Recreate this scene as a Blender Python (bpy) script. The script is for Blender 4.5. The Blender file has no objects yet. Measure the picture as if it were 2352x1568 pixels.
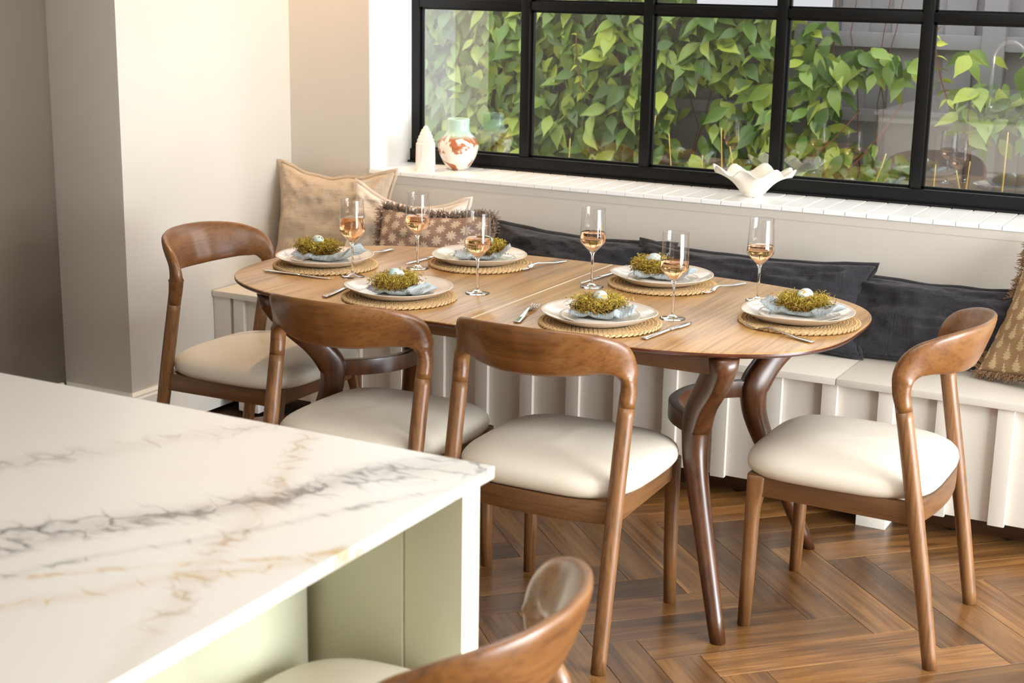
import bpy, bmesh, math, random
from mathutils import Vector, Matrix, noise
PI = math.pi
random.seed(7)
S = bpy.context.scene
COL = S.collection

# ------------------------------------------------------------ camera
YAW, PITCH, ROLL = 0.49046, 0.24083, 0.01685
fwd = Vector((-math.sin(YAW)*math.cos(PITCH), math.cos(YAW)*math.cos(PITCH), -math.sin(PITCH)))
rt = Vector((math.cos(YAW), math.sin(YAW), 0)); up = rt.cross(fwd)
r2 = math.cos(ROLL)*rt + math.sin(ROLL)*up; u2 = -math.sin(ROLL)*rt + math.cos(ROLL)*up
cd = bpy.data.cameras.new('camera'); cam = bpy.data.objects.new('camera', cd); COL.objects.link(cam)
M = Matrix((r2, u2, -fwd)).transposed().to_4x4(); M.translation = (0, 0, 1.62)
cam.matrix_world = M
cd.sensor_width = 36; cd.lens = 3455.6/2352*36; cd.clip_start = .05
cd.dof.use_dof = True; cd.dof.focus_distance = 4.15; cd.dof.aperture_fstop = 6.5
S.camera = cam

# ------------------------------------------------------------ world, lights, exposure
S.view_settings.view_transform = 'Standard'; S.view_settings.look = 'None'
S.view_settings.gamma = 1; S.view_settings.use_curve_mapping = False
S.view_settings.exposure = 0.14
W = bpy.data.worlds.new('sky'); S.world = W; W.use_nodes = True
wn = W.node_tree.nodes; wl = W.node_tree.links
bgn = wn['Background']
tc = wn.new('ShaderNodeTexCoord'); sx = wn.new('ShaderNodeSeparateXYZ'); rp = wn.new('ShaderNodeValToRGB')
wl.new(tc.outputs['Generated'], sx.inputs[0]); wl.new(sx.outputs['Z'], rp.inputs[0]); wl.new(rp.outputs[0], bgn.inputs[0])
rp.color_ramp.elements[0].position = 0.0; rp.color_ramp.elements[0].color = (.55, .55, .52, 1)
rp.color_ramp.elements[1].position = .25; rp.color_ramp.elements[1].color = (.93, .96, 1, 1)
bgn.inputs[1].default_value = 3.4
def sun(name, d, e, ang, col):
    l = bpy.data.lights.new(name, 'SUN'); l.energy = e; l.angle = ang; l.color = col
    o = bpy.data.objects.new(name, l); COL.objects.link(o)
    o.rotation_euler = Vector(d).to_track_quat('-Z', 'Y').to_euler()
def area(name, loc, d, sx_, sy_, e, col):
    l = bpy.data.lights.new(name, 'AREA'); l.shape = 'RECTANGLE'; l.size = sx_; l.size_y = sy_; l.energy = e; l.color = col
    o = bpy.data.objects.new(name, l); COL.objects.link(o); o.location = loc
    o.rotation_euler = Vector(d).to_track_quat('-Z', 'Y').to_euler(); return o
sun('hazy_sun', (-1, -.5, -.62), 5.0, .6, (1, .99, .97))
area('garden_door_daylight', (3.2, 2.9, 1.2), (-1, .04, -.03), 3.0, 2.1, 385, (.90, .955, 1))
area('rooflight_daylight', (-.9, 2.4, 2.52), (0, 0, -1), 1.3, .8, 18, (.94, .97, 1))
area('rear_window_daylight', (-1.0, -1.52, 1.7), (0, 1, -.1), 1.4, .9, 5, (.96, .98, 1))

# ------------------------------------------------------------ materials
def mat(name):
    m = bpy.data.materials.new(name); m.use_nodes = True
    return m, m.node_tree.nodes, m.node_tree.links, m.node_tree.nodes['Principled BSDF']
def hexc(r, g, b):
    f = lambda c: ((c/255+.055)/1.055)**2.4 if c > 10 else c/255/12.92
    return (f(r), f(g), f(b), 1)
def plain(name, c, rough=.5, bump=0, bscale=60, var=.06, coat=0, spec=.5, metal=0, vscale=3):
    m, n, l, p = mat(name)
    t = n.new('ShaderNodeTexCoord'); nz = n.new('ShaderNodeTexNoise'); nz.inputs['Scale'].default_value = vscale; nz.inputs['Detail'].default_value = 4
    l.new(t.outputs['Object'], nz.inputs[0])
    mx = n.new('ShaderNodeMixRGB'); mx.inputs[1].default_value = [x*(1-var) for x in c[:3]]+[1]; mx.inputs[2].default_value = [min(1, x*(1+var)) for x in c[:3]]+[1]
    l.new(nz.outputs[0], mx.inputs[0]); l.new(mx.outputs[0], p.inputs['Base Color'])
    p.inputs['Roughness'].default_value = rough; p.inputs['Metallic'].default_value = metal
    p.inputs['Specular IOR Level'].default_value = spec; p.inputs['Coat Weight'].default_value = coat
    if bump:
        b2 = n.new('ShaderNodeTexNoise'); b2.inputs['Scale'].default_value = bscale; b2.inputs['Detail'].default_value = 3
        l.new(t.outputs['Object'], b2.inputs[0])
        bp = n.new('ShaderNodeBump'); bp.inputs['Strength'].default_value = bump; bp.inputs['Distance'].default_value = .002
        l.new(b2.outputs[0], bp.inputs['Height']); l.new(bp.outputs[0], p.inputs['Normal'])
    return m
def wood(name, dark, mid, light, axis='x', rough=.35, scale=1.0, objvar=0.0, coat=.15, pores=.25, cath=1.0, knots=0):
    """grain running along a local axis"""
    m, n, l, p = mat(name)
    t = n.new('ShaderNodeTexCoord'); mp = n.new('ShaderNodeMapping')
    k = {'x': (1.1, 14, 14), 'y': (14, 1.1, 14), 'z': (14, 14, 1.1)}[axis]
    mp.inputs['Scale'].default_value = [q*scale for q in k]
    oi = n.new('ShaderNodeObjectInfo'); ad = n.new('ShaderNodeVectorMath'); ad.operation = 'ADD'
    ml = n.new('ShaderNodeMath'); ml.operation = 'MULTIPLY'; ml.inputs[1].default_value = 37.0
    l.new(oi.outputs['Random'], ml.inputs[0]); l.new(ml.outputs[0], ad.inputs[1])
    l.new(t.outputs['Object'], mp.inputs[0]); l.new(mp.outputs[0], ad.inputs[0])
    n1 = n.new('ShaderNodeTexNoise'); n1.inputs['Scale'].default_value = 1.3*cath; n1.inputs['Detail'].default_value = 6; n1.inputs['Roughness'].default_value = .62; n1.inputs['Distortion'].default_value = .7
    l.new(ad.outputs[0], n1.inputs[0])
    rp = n.new('ShaderNodeValToRGB'); e = rp.color_ramp.elements
    e[0].position = .3; e[0].color = dark; e[1].position = .72; e[1].color = light
    x = e.new(.5); x.color = mid
    l.new(n1.outputs[0], rp.inputs[0])
    n2 = n.new('ShaderNodeTexNoise'); n2.inputs['Scale'].default_value = 9; n2.inputs['Detail'].default_value = 3
    mp2 = n.new('ShaderNodeMapping'); mp2.inputs['Scale'].default_value = {'x': (.35, 1, 1), 'y': (1, .35, 1), 'z': (1, 1, .35)}[axis]
    l.new(ad.outputs[0], mp2.inputs[0]); l.new(mp2.outputs[0], n2.inputs[0])
    r2_ = n.new('ShaderNodeValToRGB'); r2_.color_ramp.elements[0].position = .36; r2_.color_ramp.elements[0].color = (1-pores, 1-pores, 1-pores, 1)
    r2_.color_ramp.elements[1].position = .5; r2_.color_ramp.elements[1].color = (1, 1, 1, 1)
    l.new(n2.outputs[0], r2_.inputs[0])
    mu = n.new('ShaderNodeMixRGB'); mu.blend_type = 'MULTIPLY'; mu.inputs[0].default_value = 1
    l.new(rp.outputs[0], mu.inputs[1]); l.new(r2_.outputs[0], mu.inputs[2])
    last = mu.outputs[0]
    if knots:
        mk = n.new('ShaderNodeMapping'); mk.inputs['Scale'].default_value = {'x': (3, 16, 16), 'y': (16, 3, 16), 'z': (16, 16, 3)}[axis]
        a2 = n.new('ShaderNodeVectorMath'); a2.operation = 'ADD'; l.new(t.outputs['Object'], mk.inputs[0]); l.new(mk.outputs[0], a2.inputs[0]); l.new(ml.outputs[0], a2.inputs[1])
        kn = n.new('ShaderNodeTexNoise'); kn.inputs['Scale'].default_value = 1.0; kn.inputs['Detail'].default_value = 5; kn.inputs['Distortion'].default_value = 1.5; l.new(a2.outputs[0], kn.inputs[0])
        kr = n.new('ShaderNodeValToRGB'); kr.color_ramp.elements[0].position = .66; kr.color_ramp.elements[0].color = (1, 1, 1, 1); kr.color_ramp.elements[1].position = .76; kr.color_ramp.elements[1].color = (1-knots, 1-knots, 1-knots, 1)
        l.new(kn.outputs[0], kr.inputs[0]); mm = n.new('ShaderNodeMixRGB'); mm.blend_type = 'MULTIPLY'; mm.inputs[0].default_value = 1; l.new(last, mm.inputs[1]); l.new(kr.outputs[0], mm.inputs[2]); last = mm.outputs[0]
    if objvar:
        hs = n.new('ShaderNodeHueSaturation'); mr = n.new('ShaderNodeMapRange')
        mr.inputs['To Min'].default_value = 1-objvar; mr.inputs['To Max'].default_value = 1+objvar
        l.new(oi.outputs['Random'], mr.inputs[0]); l.new(mr.outputs[0], hs.inputs['Value']); l.new(last, hs.inputs['Color']); last = hs.outputs[0]
    l.new(last, p.inputs['Base Color'])
    p.inputs['Roughness'].default_value = rough; p.inputs['Coat Weight'].default_value = coat; p.inputs['Coat Roughness'].default_value = .25
    bp = n.new('ShaderNodeBump'); bp.inputs['Strength'].default_value = .12; bp.inputs['Distance'].default_value = .001
    l.new(n2.outputs[0], bp.inputs['Height']); l.new(bp.outputs[0], p.inputs['Normal'])
    return m
def math_(n, l, op, a, b=None, c=None):
    q = n.new('ShaderNodeMath'); q.operation = op
    for i, v in enumerate((a, b, c)):
        if v is None: continue
        if isinstance(v, (int, float)): q.inputs[i].default_value = v
        else: l.new(v, q.inputs[i])
    return q.outputs[0]

MT = {}
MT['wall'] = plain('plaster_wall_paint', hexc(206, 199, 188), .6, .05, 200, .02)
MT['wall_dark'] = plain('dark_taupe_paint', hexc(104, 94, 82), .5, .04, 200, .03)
MT['white'] = plain('white_satin_paint', hexc(240, 236, 226), .38, .08, 90, .02)
MT['sill'] = plain('sill_white_paint', hexc(250, 250, 247), .3, .06, 90, .02)
MT['bench'] = plain('bench_cream_paint', hexc(218, 211, 199), .42, .12, 70, .02)
MT['ceiling'] = plain('ceiling_white', hexc(240, 238, 232), .8)
MT['frame'] = plain('black_steel_paint', hexc(9, 9, 9), .4, .03, 100, .05, spec=.35)
MT['leather'] = plain('cream_leather', hexc(226, 217, 200), .36, .12, 350, .02, spec=.45)
MT['wood_rail'] = wood('walnut_rail', hexc(98, 60, 28), hexc(122, 79, 39), hexc(136, 93, 50), 'x', .33, 1)
MT['wood_leg'] = wood('walnut_leg', hexc(108, 72, 39), hexc(128, 88, 52), hexc(142, 102, 64), 'z', .38, 1, pores=.35)
MT['wood_frame'] = wood('walnut_apron', hexc(90, 59, 32), hexc(112, 76, 43), hexc(126, 88, 52), 'x', .38, 1)
MT['wood_frame_y'] = wood('walnut_side_apron', hexc(90, 59, 32), hexc(112, 76, 43), hexc(126, 88, 52), 'y', .38, 1)
MT['wood_top'] = wood('walnut_tabletop', hexc(150, 106, 58), hexc(184, 140, 84), hexc(200, 156, 98), 'y', .28, .8, pores=.30, cath=1.2)
MT['wood_edge'] = wood('dark_walnut_edge', hexc(66, 30, 16), hexc(84, 42, 24), hexc(100, 54, 32), 'x', .3)
MT['wood_dark'] = wood('dark_walnut_table_leg', hexc(58, 32, 16), hexc(82, 48, 25), hexc(100, 62, 36), 'z', .3, .8, coat=.3)
MT['floor'] = wood('oak_floor_plank', hexc(84, 56, 30), hexc(128, 88, 48), hexc(158, 114, 64), 'x', .28, .85, objvar=.44, coat=.1, pores=.30, cath=1.3, knots=.55)
MT['floor_dark'] = wood('dark_floor_board', hexc(48, 27, 14), hexc(68, 40, 20), hexc(88, 54, 28), 'x', .35, .9)
MT['ceramic'] = plain('stoneware_glaze', hexc(236, 226, 214), .16, .03, 60, .03, coat=.4)
MT['rim'] = plain('stoneware_edge', hexc(206, 188, 168), .3)
MT['steel'] = plain('polished_steel', (.72, .71, .69, 1), .16, metal=1, var=.02)
MT['steel_blade'] = plain('mirror_steel', (.8, .8, .79, 1), .07, metal=1, var=.02)
MT['sage'] = plain('sage_green_paint', hexc(208, 208, 182), .45, .03, 100, .02)
MT['sage_lit'] = plain('lit_sage_edge', hexc(232, 230, 212), .45)  # sage lightened to put side light into the edge colour
MT['jute'] = plain('natural_jute', hexc(206, 174, 126), .8, .5, 500, .22, vscale=60)
MT['fence'] = plain('dark_grey_fence_paint', hexc(150, 148, 152), .75, .3, 40, .12)
MT['soil'] = plain('dark_soil', hexc(60, 48, 38), .95, .8, 40, .3)
MT['stalk'] = plain('dried_yellow_stalk', hexc(196, 170, 84), .7, var=.2, vscale=30)
MT['vine_stem'] = plain('reddish_vine_stem', hexc(120, 72, 48), .8, var=.2, vscale=30)
MT['young'] = plain('young_yellow_leaf', hexc(188, 196, 66), .45, var=.2, vscale=30)
MT['shell'] = plain('matt_white_shell', hexc(240, 233, 218), .6, .3, 60, .03)
MT['crystal'] = plain('pale_pink_crystal', hexc(238, 226, 214), .45, .5, 80, .04)
MT['crystal'].node_tree.nodes['Principled BSDF'].inputs['Subsurface Weight'].default_value = .25
MT['crystal'].node_tree.nodes['Principled BSDF'].inputs['Subsurface Radius'].default_value = (.03, .02, .015)
MT['bright_patch'] = plain('bright_patch_white', hexc(226, 228, 238), .5)  # white for the added board that stands in for a bright patch

def linen(name, c, rough=.9, bump=.35, var=.10, dark=None):
    m, n, l, p = mat(name)
    t = n.new('ShaderNodeTexCoord')
    outs = []
    for k in ((260, 9, 9), (9, 9, 260)):
        mp = n.new('ShaderNodeMapping'); mp.inputs['Scale'].default_value = k; l.new(t.outputs['Object'], mp.inputs[0])
        nz = n.new('ShaderNodeTexNoise'); nz.inputs['Scale'].default_value = 1; nz.inputs['Detail'].default_value = 3; l.new(mp.outputs[0], nz.inputs[0]); outs.append(nz.outputs[0])
    s = math_(n, l, 'ADD', outs[0], outs[1]); s = math_(n, l, 'MULTIPLY', s, .5)
    mx = n.new('ShaderNodeMixRGB'); l.new(s, mx.inputs[0])
    mx.inputs[1].default_value = [x*(1-2*var) for x in c[:3]]+[1]; mx.inputs[2].default_value = [min(1, x*(1+2*var)) for x in c[:3]]+[1]
    l.new(mx.outputs[0], p.inputs['Base Color']); p.inputs['Roughness'].default_value = rough; p.inputs['Specular IOR Level'].default_value = .25
    p.inputs['Sheen Weight'].default_value = .12; p.inputs['Sheen Roughness'].default_value = .6
    wv = n.new('ShaderNodeTexNoise'); wv.inputs['Scale'].default_value = 9; wv.inputs['Detail'].default_value = 5; l.new(t.outputs['Object'], wv.inputs[0])
    h = math_(n, l, 'MULTIPLY_ADD', wv.outputs[0], 4, s)
    bp = n.new('ShaderNodeBump'); bp.inputs['Strength'].default_value = bump; bp.inputs['Distance'].default_value = .009
    l.new(h, bp.inputs['Height']); l.new(bp.outputs[0], p.inputs['Normal'])
    return m
MT['linen'] = linen('oatmeal_linen', hexc(190, 172, 150))
MT['linen_pale'] = linen('pale_linen', hexc(214, 203, 190))
MT['linen_dark'] = linen('charcoal_linen', hexc(41, 39, 43), rough=1, bump=.6, var=.07)
MT['napkin'] = linen('dusty_blue_linen', hexc(176, 187, 191), bump=.9, var=.08)
MT['fringe'] = linen('brown_fringe', hexc(128, 106, 88))
MT['fringe2'] = linen('warm_brown_fringe', hexc(136, 104, 74))

def print_mat(name, ground, ink, sx_, sy_, fern):
    """block printed motif repeated in a half-drop grid over the cushion UV (metres)"""
    m, n, l, p = mat(name)
    uv = n.new('ShaderNodeUVMap'); sp = n.new('ShaderNodeSeparateXYZ'); l.new(uv.outputs[0], sp.inputs[0])
    u = math_(n, l, 'DIVIDE', sp.outputs[0], sx_); cu = math_(n, l, 'FLOOR', u)
    par = math_(n, l, 'MULTIPLY', math_(n, l, 'MODULO', math_(n, l, 'ABSOLUTE', cu), 2), .5)
    v = math_(n, l, 'ADD', math_(n, l, 'DIVIDE', sp.outputs[1], sy_), par)
    fu = math_(n, l, 'MULTIPLY', math_(n, l, 'SUBTRACT', math_(n, l, 'FRACT', u), .5), sx_)
    fv = math_(n, l, 'MULTIPLY', math_(n, l, 'SUBTRACT', math_(n, l, 'FRACT', v), .5), sy_)
    th = math_(n, l, 'ARCTAN2', fu, fv)
    rr = math_(n, l, 'SQRT', math_(n, l, 'ADD', math_(n, l, 'MULTIPLY', fu, fu), math_(n, l, 'MULTIPLY', fv, fv)))
    if not fern:
        rad = math_(n, l, 'MULTIPLY_ADD', math_(n, l, 'COSINE', math_(n, l, 'MULTIPLY', th, 9)), sx_*.09, sx_*.33)
        ins = math_(n, l, 'LESS_THAN', rr, rad)
    else:
        # fern: width shrinks upward, serrated by a saw in v
        w = math_(n, l, 'MULTIPLY_ADD', fv, -.20, sx_*.15)
        saw = math_(n, l, 'PINGPONG', fv, sy_*.065)
        w2 = math_(n, l, 'MULTIPLY', w, math_(n, l, 'MULTIPLY_ADD', saw, 1.3/(sy_*.065), .25))
        a = math_(n, l, 'LESS_THAN', math_(n, l, 'ABSOLUTE', fu), w2)
        b = math_(n, l, 'LESS_THAN', math_(n, l, 'ABSOLUTE', fv), sy_*.42)
        ins = math_(n, l, 'MULTIPLY', a, b)
        fl = math_(n, l, 'ADD', fv, sy_*.2)
        r3 = math_(n, l, 'SQRT', math_(n, l, 'ADD', math_(n, l, 'MULTIPLY', fu, fu), math_(n, l, 'MULTIPLY', fl, fl)))
        t3 = math_(n, l, 'ARCTAN2', fu, fl)
        ra = math_(n, l, 'MULTIPLY_ADD', math_(n, l, 'COSINE', math_(n, l, 'MULTIPLY', t3, 9)), sx_*.08, sx_*.31)
        ins = math_(n, l, 'MAXIMUM', ins, math_(n, l, 'LESS_THAN', r3, ra))
    nz = n.new('ShaderNodeTexNoise'); nz.inputs['Scale'].default_value = 90; l.new(uv.outputs[0], nz.inputs[0])
    ins = math_(n, l, 'MULTIPLY', ins, math_(n, l, 'MULTIPLY_ADD', nz.outputs[0], .8, .45))
    mx = n.new('ShaderNodeMixRGB'); mx.inputs[1].default_value = ground; mx.inputs[2].default_value = ink; l.new(ins, mx.inputs[0])
    mx.use_clamp = True
    l.new(mx.outputs[0], p.inputs['Base Color']); p.inputs['Roughness'].default_value = .9; p.inputs['Specular IOR Level'].default_value = .2
    b2 = n.new('ShaderNodeTexNoise'); b2.inputs['Scale'].default_value = 300; l.new(uv.outputs[0], b2.inputs[0])
    bp = n.new('ShaderNodeBump'); bp.inputs['Strength'].default_value = .3; bp.inputs['Distance'].default_value = .002
    l.new(b2.outputs[0], bp.inputs['Height']); l.new(bp.outputs[0], p.inputs['Normal'])
    return m
MT['print_star'] = print_mat('star_print_cotton', hexc(142, 118, 104), hexc(204, 186, 164), .050, .050, False)
MT['print_fern'] = print_mat('fern_print_cotton', hexc(158, 128, 94), hexc(206, 182, 142), .040, .064, True)

def marble():
    m, n, l, p = mat('veined_marble')
    t = n.new('ShaderNodeTexCoord'); sp = n.new('ShaderNodeSeparateXYZ')
    wob = n.new('ShaderNodeTexNoise'); wob.inputs['Scale'].default_value = 2.2; wob.inputs['Detail'].default_value = 3; l.new(t.outputs['Object'], wob.inputs[0])
    l.new(t.outputs['Object'], sp.inputs[0])
    X, Y = sp.outputs[0], sp.outputs[1]
    wz = math_(n, l, 'SUBTRACT', wob.outputs[0], .5)
    fac = None
    base = n.new('ShaderNodeMixRGB'); base.inputs[1].default_value = hexc(204, 202, 197); base.inputs[2].default_value = hexc(200, 193, 182); l.new(wob.outputs[0], base.inputs[0])
    cur = base.outputs[0]
    # ridged vein network, stretched along the band direction
    def net(scale, rot, stretch, width, seed):
        mp = n.new('ShaderNodeMapping'); mp.inputs['Rotation'].default_value = (0, 0, rot); mp.inputs['Scale'].default_value = (1, stretch, 1); mp.inputs['Location'].default_value = (seed, seed*.7, 0)
        l.new(t.outputs['Object'], mp.inputs[0])
        nz = n.new('ShaderNodeTexNoise'); nz.inputs['Scale'].default_value = scale*.9; nz.inputs['Detail'].default_value = 4
        l.new(mp.outputs[0], nz.inputs[0])
        dv = n.new('ShaderNodeVectorMath'); dv.operation = 'MULTIPLY_ADD'; l.new(nz.outputs['Color'], dv.inputs[0]); dv.inputs[1].default_value = (.16, .16, .16); l.new(mp.outputs[0], dv.inputs[2])
        vo = n.new('ShaderNodeTexVoronoi'); vo.feature = 'DISTANCE_TO_EDGE'; vo.inputs['Scale'].default_value = scale; l.new(dv.outputs[0], vo.inputs[0])
        wv = math_(n, l, 'MULTIPLY', math_(n, l, 'MAXIMUM', math_(n, l, 'SUBTRACT', nz.outputs[0], .32), .02), width*8)
        q = math_(n, l, 'SUBTRACT', 1, math_(n, l, 'DIVIDE', vo.outputs['Distance'], wv)); q = math_(n, l, 'MAXIMUM', q, 0)
        return q
    def band(x0, y0, x1, y1, w, wobble):
        L = math.hypot(x1-x0, y1-y0); nx, ny = -(y1-y0)/L, (x1-x0)/L
        d = math_(n, l, 'ADD', math_(n, l, 'MULTIPLY', X, nx), math_(n, l, 'MULTIPLY', Y, ny))
        d = math_(n, l, 'SUBTRACT', d, x0*nx+y0*ny)
        d = math_(n, l, 'ADD', d, math_(n, l, 'MULTIPLY', wz, wobble))
        q = math_(n, l, 'DIVIDE', d, w); q = math_(n, l, 'MULTIPLY', q, q)
        return math_(n, l, 'EXPONENT', math_(n, l, 'MULTIPLY', q, -1))
    for (pts, w, wb, sc, st, col, s, sd) in BANDS:
        rot = -math.atan2(pts[3]-pts[1], pts[2]-pts[0])
        q = math_(n, l, 'MULTIPLY', net(sc, rot, st, .055, sd), band(*pts, w, wb))
        q2 = math_(n, l, 'MULTIPLY', band(*pts, w*.8, wb), .26)
        q = math_(n, l, 'MULTIPLY', math_(n, l, 'ADD', q, q2), s)
        q = math_(n, l, 'MINIMUM', q, 1)
        mx = n.new('ShaderNodeMixRGB'); l.new(q, mx.inputs[0]); l.new(cur, mx.inputs[1]); mx.inputs[2].default_value = col; cur = mx.outputs[0]
    l.new(cur, p.inputs['Base Color']); p.inputs['Roughness'].default_value = .34; p.inputs['Specular IOR Level'].default_value = .5
    return m
GREY, GOLD = hexc(104, 99, 96), hexc(176, 146, 98)
BANDS = [((-1.45, 1.29, -1.21, 1.66), .042, .16, 11, 1.7, GREY, .85, 3.1),
         ((-1.27, 1.55, -1.11, 1.90), .022, .10, 10, 1.9, GREY, .8, 7.7),
         ((-1.68, 1.50, -1.44, 1.90), .036, .14, 10, 1.7, hexc(150, 136, 124), .6, 1.4),
         ((-1.15, 1.36, -1.24, 1.58), .022, .08, 12, 1.3, hexc(160, 136, 104), .7, 9.2),
         ((-1.28, 1.13, -1.12, 1.35), .016, .14, 12, 1.6, GOLD, .85, 5.5),
         ((-1.16, 1.36, -.99, 1.52), .008, .08, 9, 2.0, GOLD, .6, 2.5),
         ((-1.12, 1.60, -1.02, 1.78), .010, .06, 9, 2.4, GREY, .6, 6.5)]
MT['marble'] = marble()

def floral_mat():
    """fired russet patches over cream with a mint neck"""
    m, n, l, p = mat('speckled_vase_glaze')
    t = n.new('ShaderNodeTexCoord'); sp = n.new('ShaderNodeSeparateXYZ'); l.new(t.outputs['Object'], sp.inputs[0])
    nz = n.new('ShaderNodeTexNoise'); nz.inputs['Scale'].default_value = 16; nz.inputs['Detail'].default_value = 4; nz.inputs['Distortion'].default_value = .6; l.new(t.outputs['Object'], nz.inputs[0])
    r = n.new('ShaderNodeValToRGB'); r.color_ramp.elements[0].position = .52; r.color_ramp.elements[0].color = hexc(238, 230, 214); r.color_ramp.elements[1].position = .545; r.color_ramp.elements[1].color = hexc(176, 104, 64)
    l.new(nz.outputs[0], r.inputs[0])
    g = math_(n, l, 'ADD', sp.outputs[2], math_(n, l, 'MULTIPLY', nz.outputs[0], .05))
    k = n.new('ShaderNodeMapRange'); k.inputs['From Min'].default_value = .148; k.inputs['From Max'].default_value = .165; l.new(g, k.inputs[0])
    mx = n.new('ShaderNodeMixRGB'); l.new(k.outputs[0], mx.inputs[0]); l.new(r.outputs[0], mx.inputs[1]); mx.inputs[2].default_value = hexc(182, 212, 194)
    l.new(mx.outputs[0], p.inputs['Base Color']); p.inputs['Roughness'].default_value = .12; p.inputs['Coat Weight'].default_value = .5
    return m
MT['vase'] = floral_mat()
def egg_mat(name, speck):
    m, n, l, p = mat(name)
    t = n.new('ShaderNodeTexCoord'); nz = n.new('ShaderNodeTexNoise'); nz.inputs['Scale'].default_value = 95; nz.inputs['Detail'].default_value = 3; l.new(t.outputs['Object'], nz.inputs[0])
    r = n.new('ShaderNodeValToRGB'); r.color_ramp.elements[0].position = .585; r.color_ramp.elements[0].color = hexc(196, 214, 210); r.color_ramp.elements[1].position = .61; r.color_ramp.elements[1].color = speck
    l.new(nz.outputs[0], r.inputs[0]); l.new(r.outputs[0], p.inputs['Base Color']); p.inputs['Roughness'].default_value = .45
    return m
MT['egg'] = egg_mat('speckled_blue_egg', hexc(120, 92, 60)); MT['egg_gold'] = egg_mat('gold_flecked_egg', hexc(206, 142, 40))
def moss_mat():
    m, n, l, p = mat('dried_moss')
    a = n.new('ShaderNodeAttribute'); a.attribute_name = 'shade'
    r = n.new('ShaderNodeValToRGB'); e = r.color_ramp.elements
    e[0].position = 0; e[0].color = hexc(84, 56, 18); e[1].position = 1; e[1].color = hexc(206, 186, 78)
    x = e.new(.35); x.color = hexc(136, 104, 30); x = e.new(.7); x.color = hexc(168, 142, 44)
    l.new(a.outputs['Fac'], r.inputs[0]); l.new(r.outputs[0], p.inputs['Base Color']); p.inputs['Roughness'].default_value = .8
    return m
MT['moss'] = moss_mat()
def leaf_mat():
    m, n, l, p = mat('climber_leaf')
    a = n.new('ShaderNodeAttribute'); a.attribute_name = 'shade'; oi = n.new('ShaderNodeObjectInfo')
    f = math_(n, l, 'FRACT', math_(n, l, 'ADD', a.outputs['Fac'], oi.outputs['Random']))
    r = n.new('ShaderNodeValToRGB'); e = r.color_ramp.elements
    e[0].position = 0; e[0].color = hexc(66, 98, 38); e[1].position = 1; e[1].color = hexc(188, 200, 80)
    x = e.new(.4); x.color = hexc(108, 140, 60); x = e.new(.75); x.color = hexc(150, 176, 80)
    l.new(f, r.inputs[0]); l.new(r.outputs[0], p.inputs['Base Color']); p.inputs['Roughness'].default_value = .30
    p.inputs['Subsurface Weight'].default_value = 0
    tr = n.new('ShaderNodeBsdfTranslucent'); l.new(r.outputs[0], tr.inputs[0]); ms = n.new('ShaderNodeMixShader'); ms.inputs[0].default_value = .25
    l.new(p.outputs[0], ms.inputs[1]); l.new(tr.outputs[0], ms.inputs[2]); l.new(ms.outputs[0], n['Material Output'].inputs[0])
    return m
MT['leaf'] = leaf_mat()
def thin_glass(name, tint=(1, 1, 1, 1), ior=1.5, boost=1.0):
    m, n, l, p = mat(name); n.remove(p)
    tr = n.new('ShaderNodeBsdfTransparent'); tr.inputs[0].default_value = tint
    gl = n.new('ShaderNodeBsdfGlossy'); gl.inputs['Roughness'].default_value = 0.0
    fr = n.new('ShaderNodeFresnel'); ge = n.new('ShaderNodeNewGeometry')
    io = math_(n, l, 'ADD', math_(n, l, 'MULTIPLY', ge.outputs['Backfacing'], 1/ior-ior), ior); l.new(io, fr.inputs[0])
    f = math_(n, l, 'MINIMUM', math_(n, l, 'MULTIPLY', fr.outputs[0], boost), 1)
    ms = n.new('ShaderNodeMixShader'); l.new(f, ms.inputs[0]); l.new(tr.outputs[0], ms.inputs[1]); l.new(gl.outputs[0], ms.inputs[2])
    l.new(ms.outputs[0], n['Material Output'].inputs[0]); return m
MT['pane'] = thin_glass('window_pane_glass', (.97, .985, .975, 1), 1.5, 8.0)
MT['bowl'] = thin_glass('wine_glass_bowl', (.985, .985, .985, 1), 1.45, 1.0)
def real_glass(name, col, ior, rough=0):
    m, n, l, p = mat(name)
    p.inputs['Transmission Weight'].default_value = 1; p.inputs['IOR'].default_value = ior; p.inputs['Roughness'].default_value = rough; p.inputs['Base Color'].default_value = col
    return m
MT['stem'] = real_glass('wine_glass_stem', (1, 1, 1, 1), 1.5)
MT['wine'] = real_glass('rose_wine', hexc(250, 200, 152), 1.33)

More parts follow.
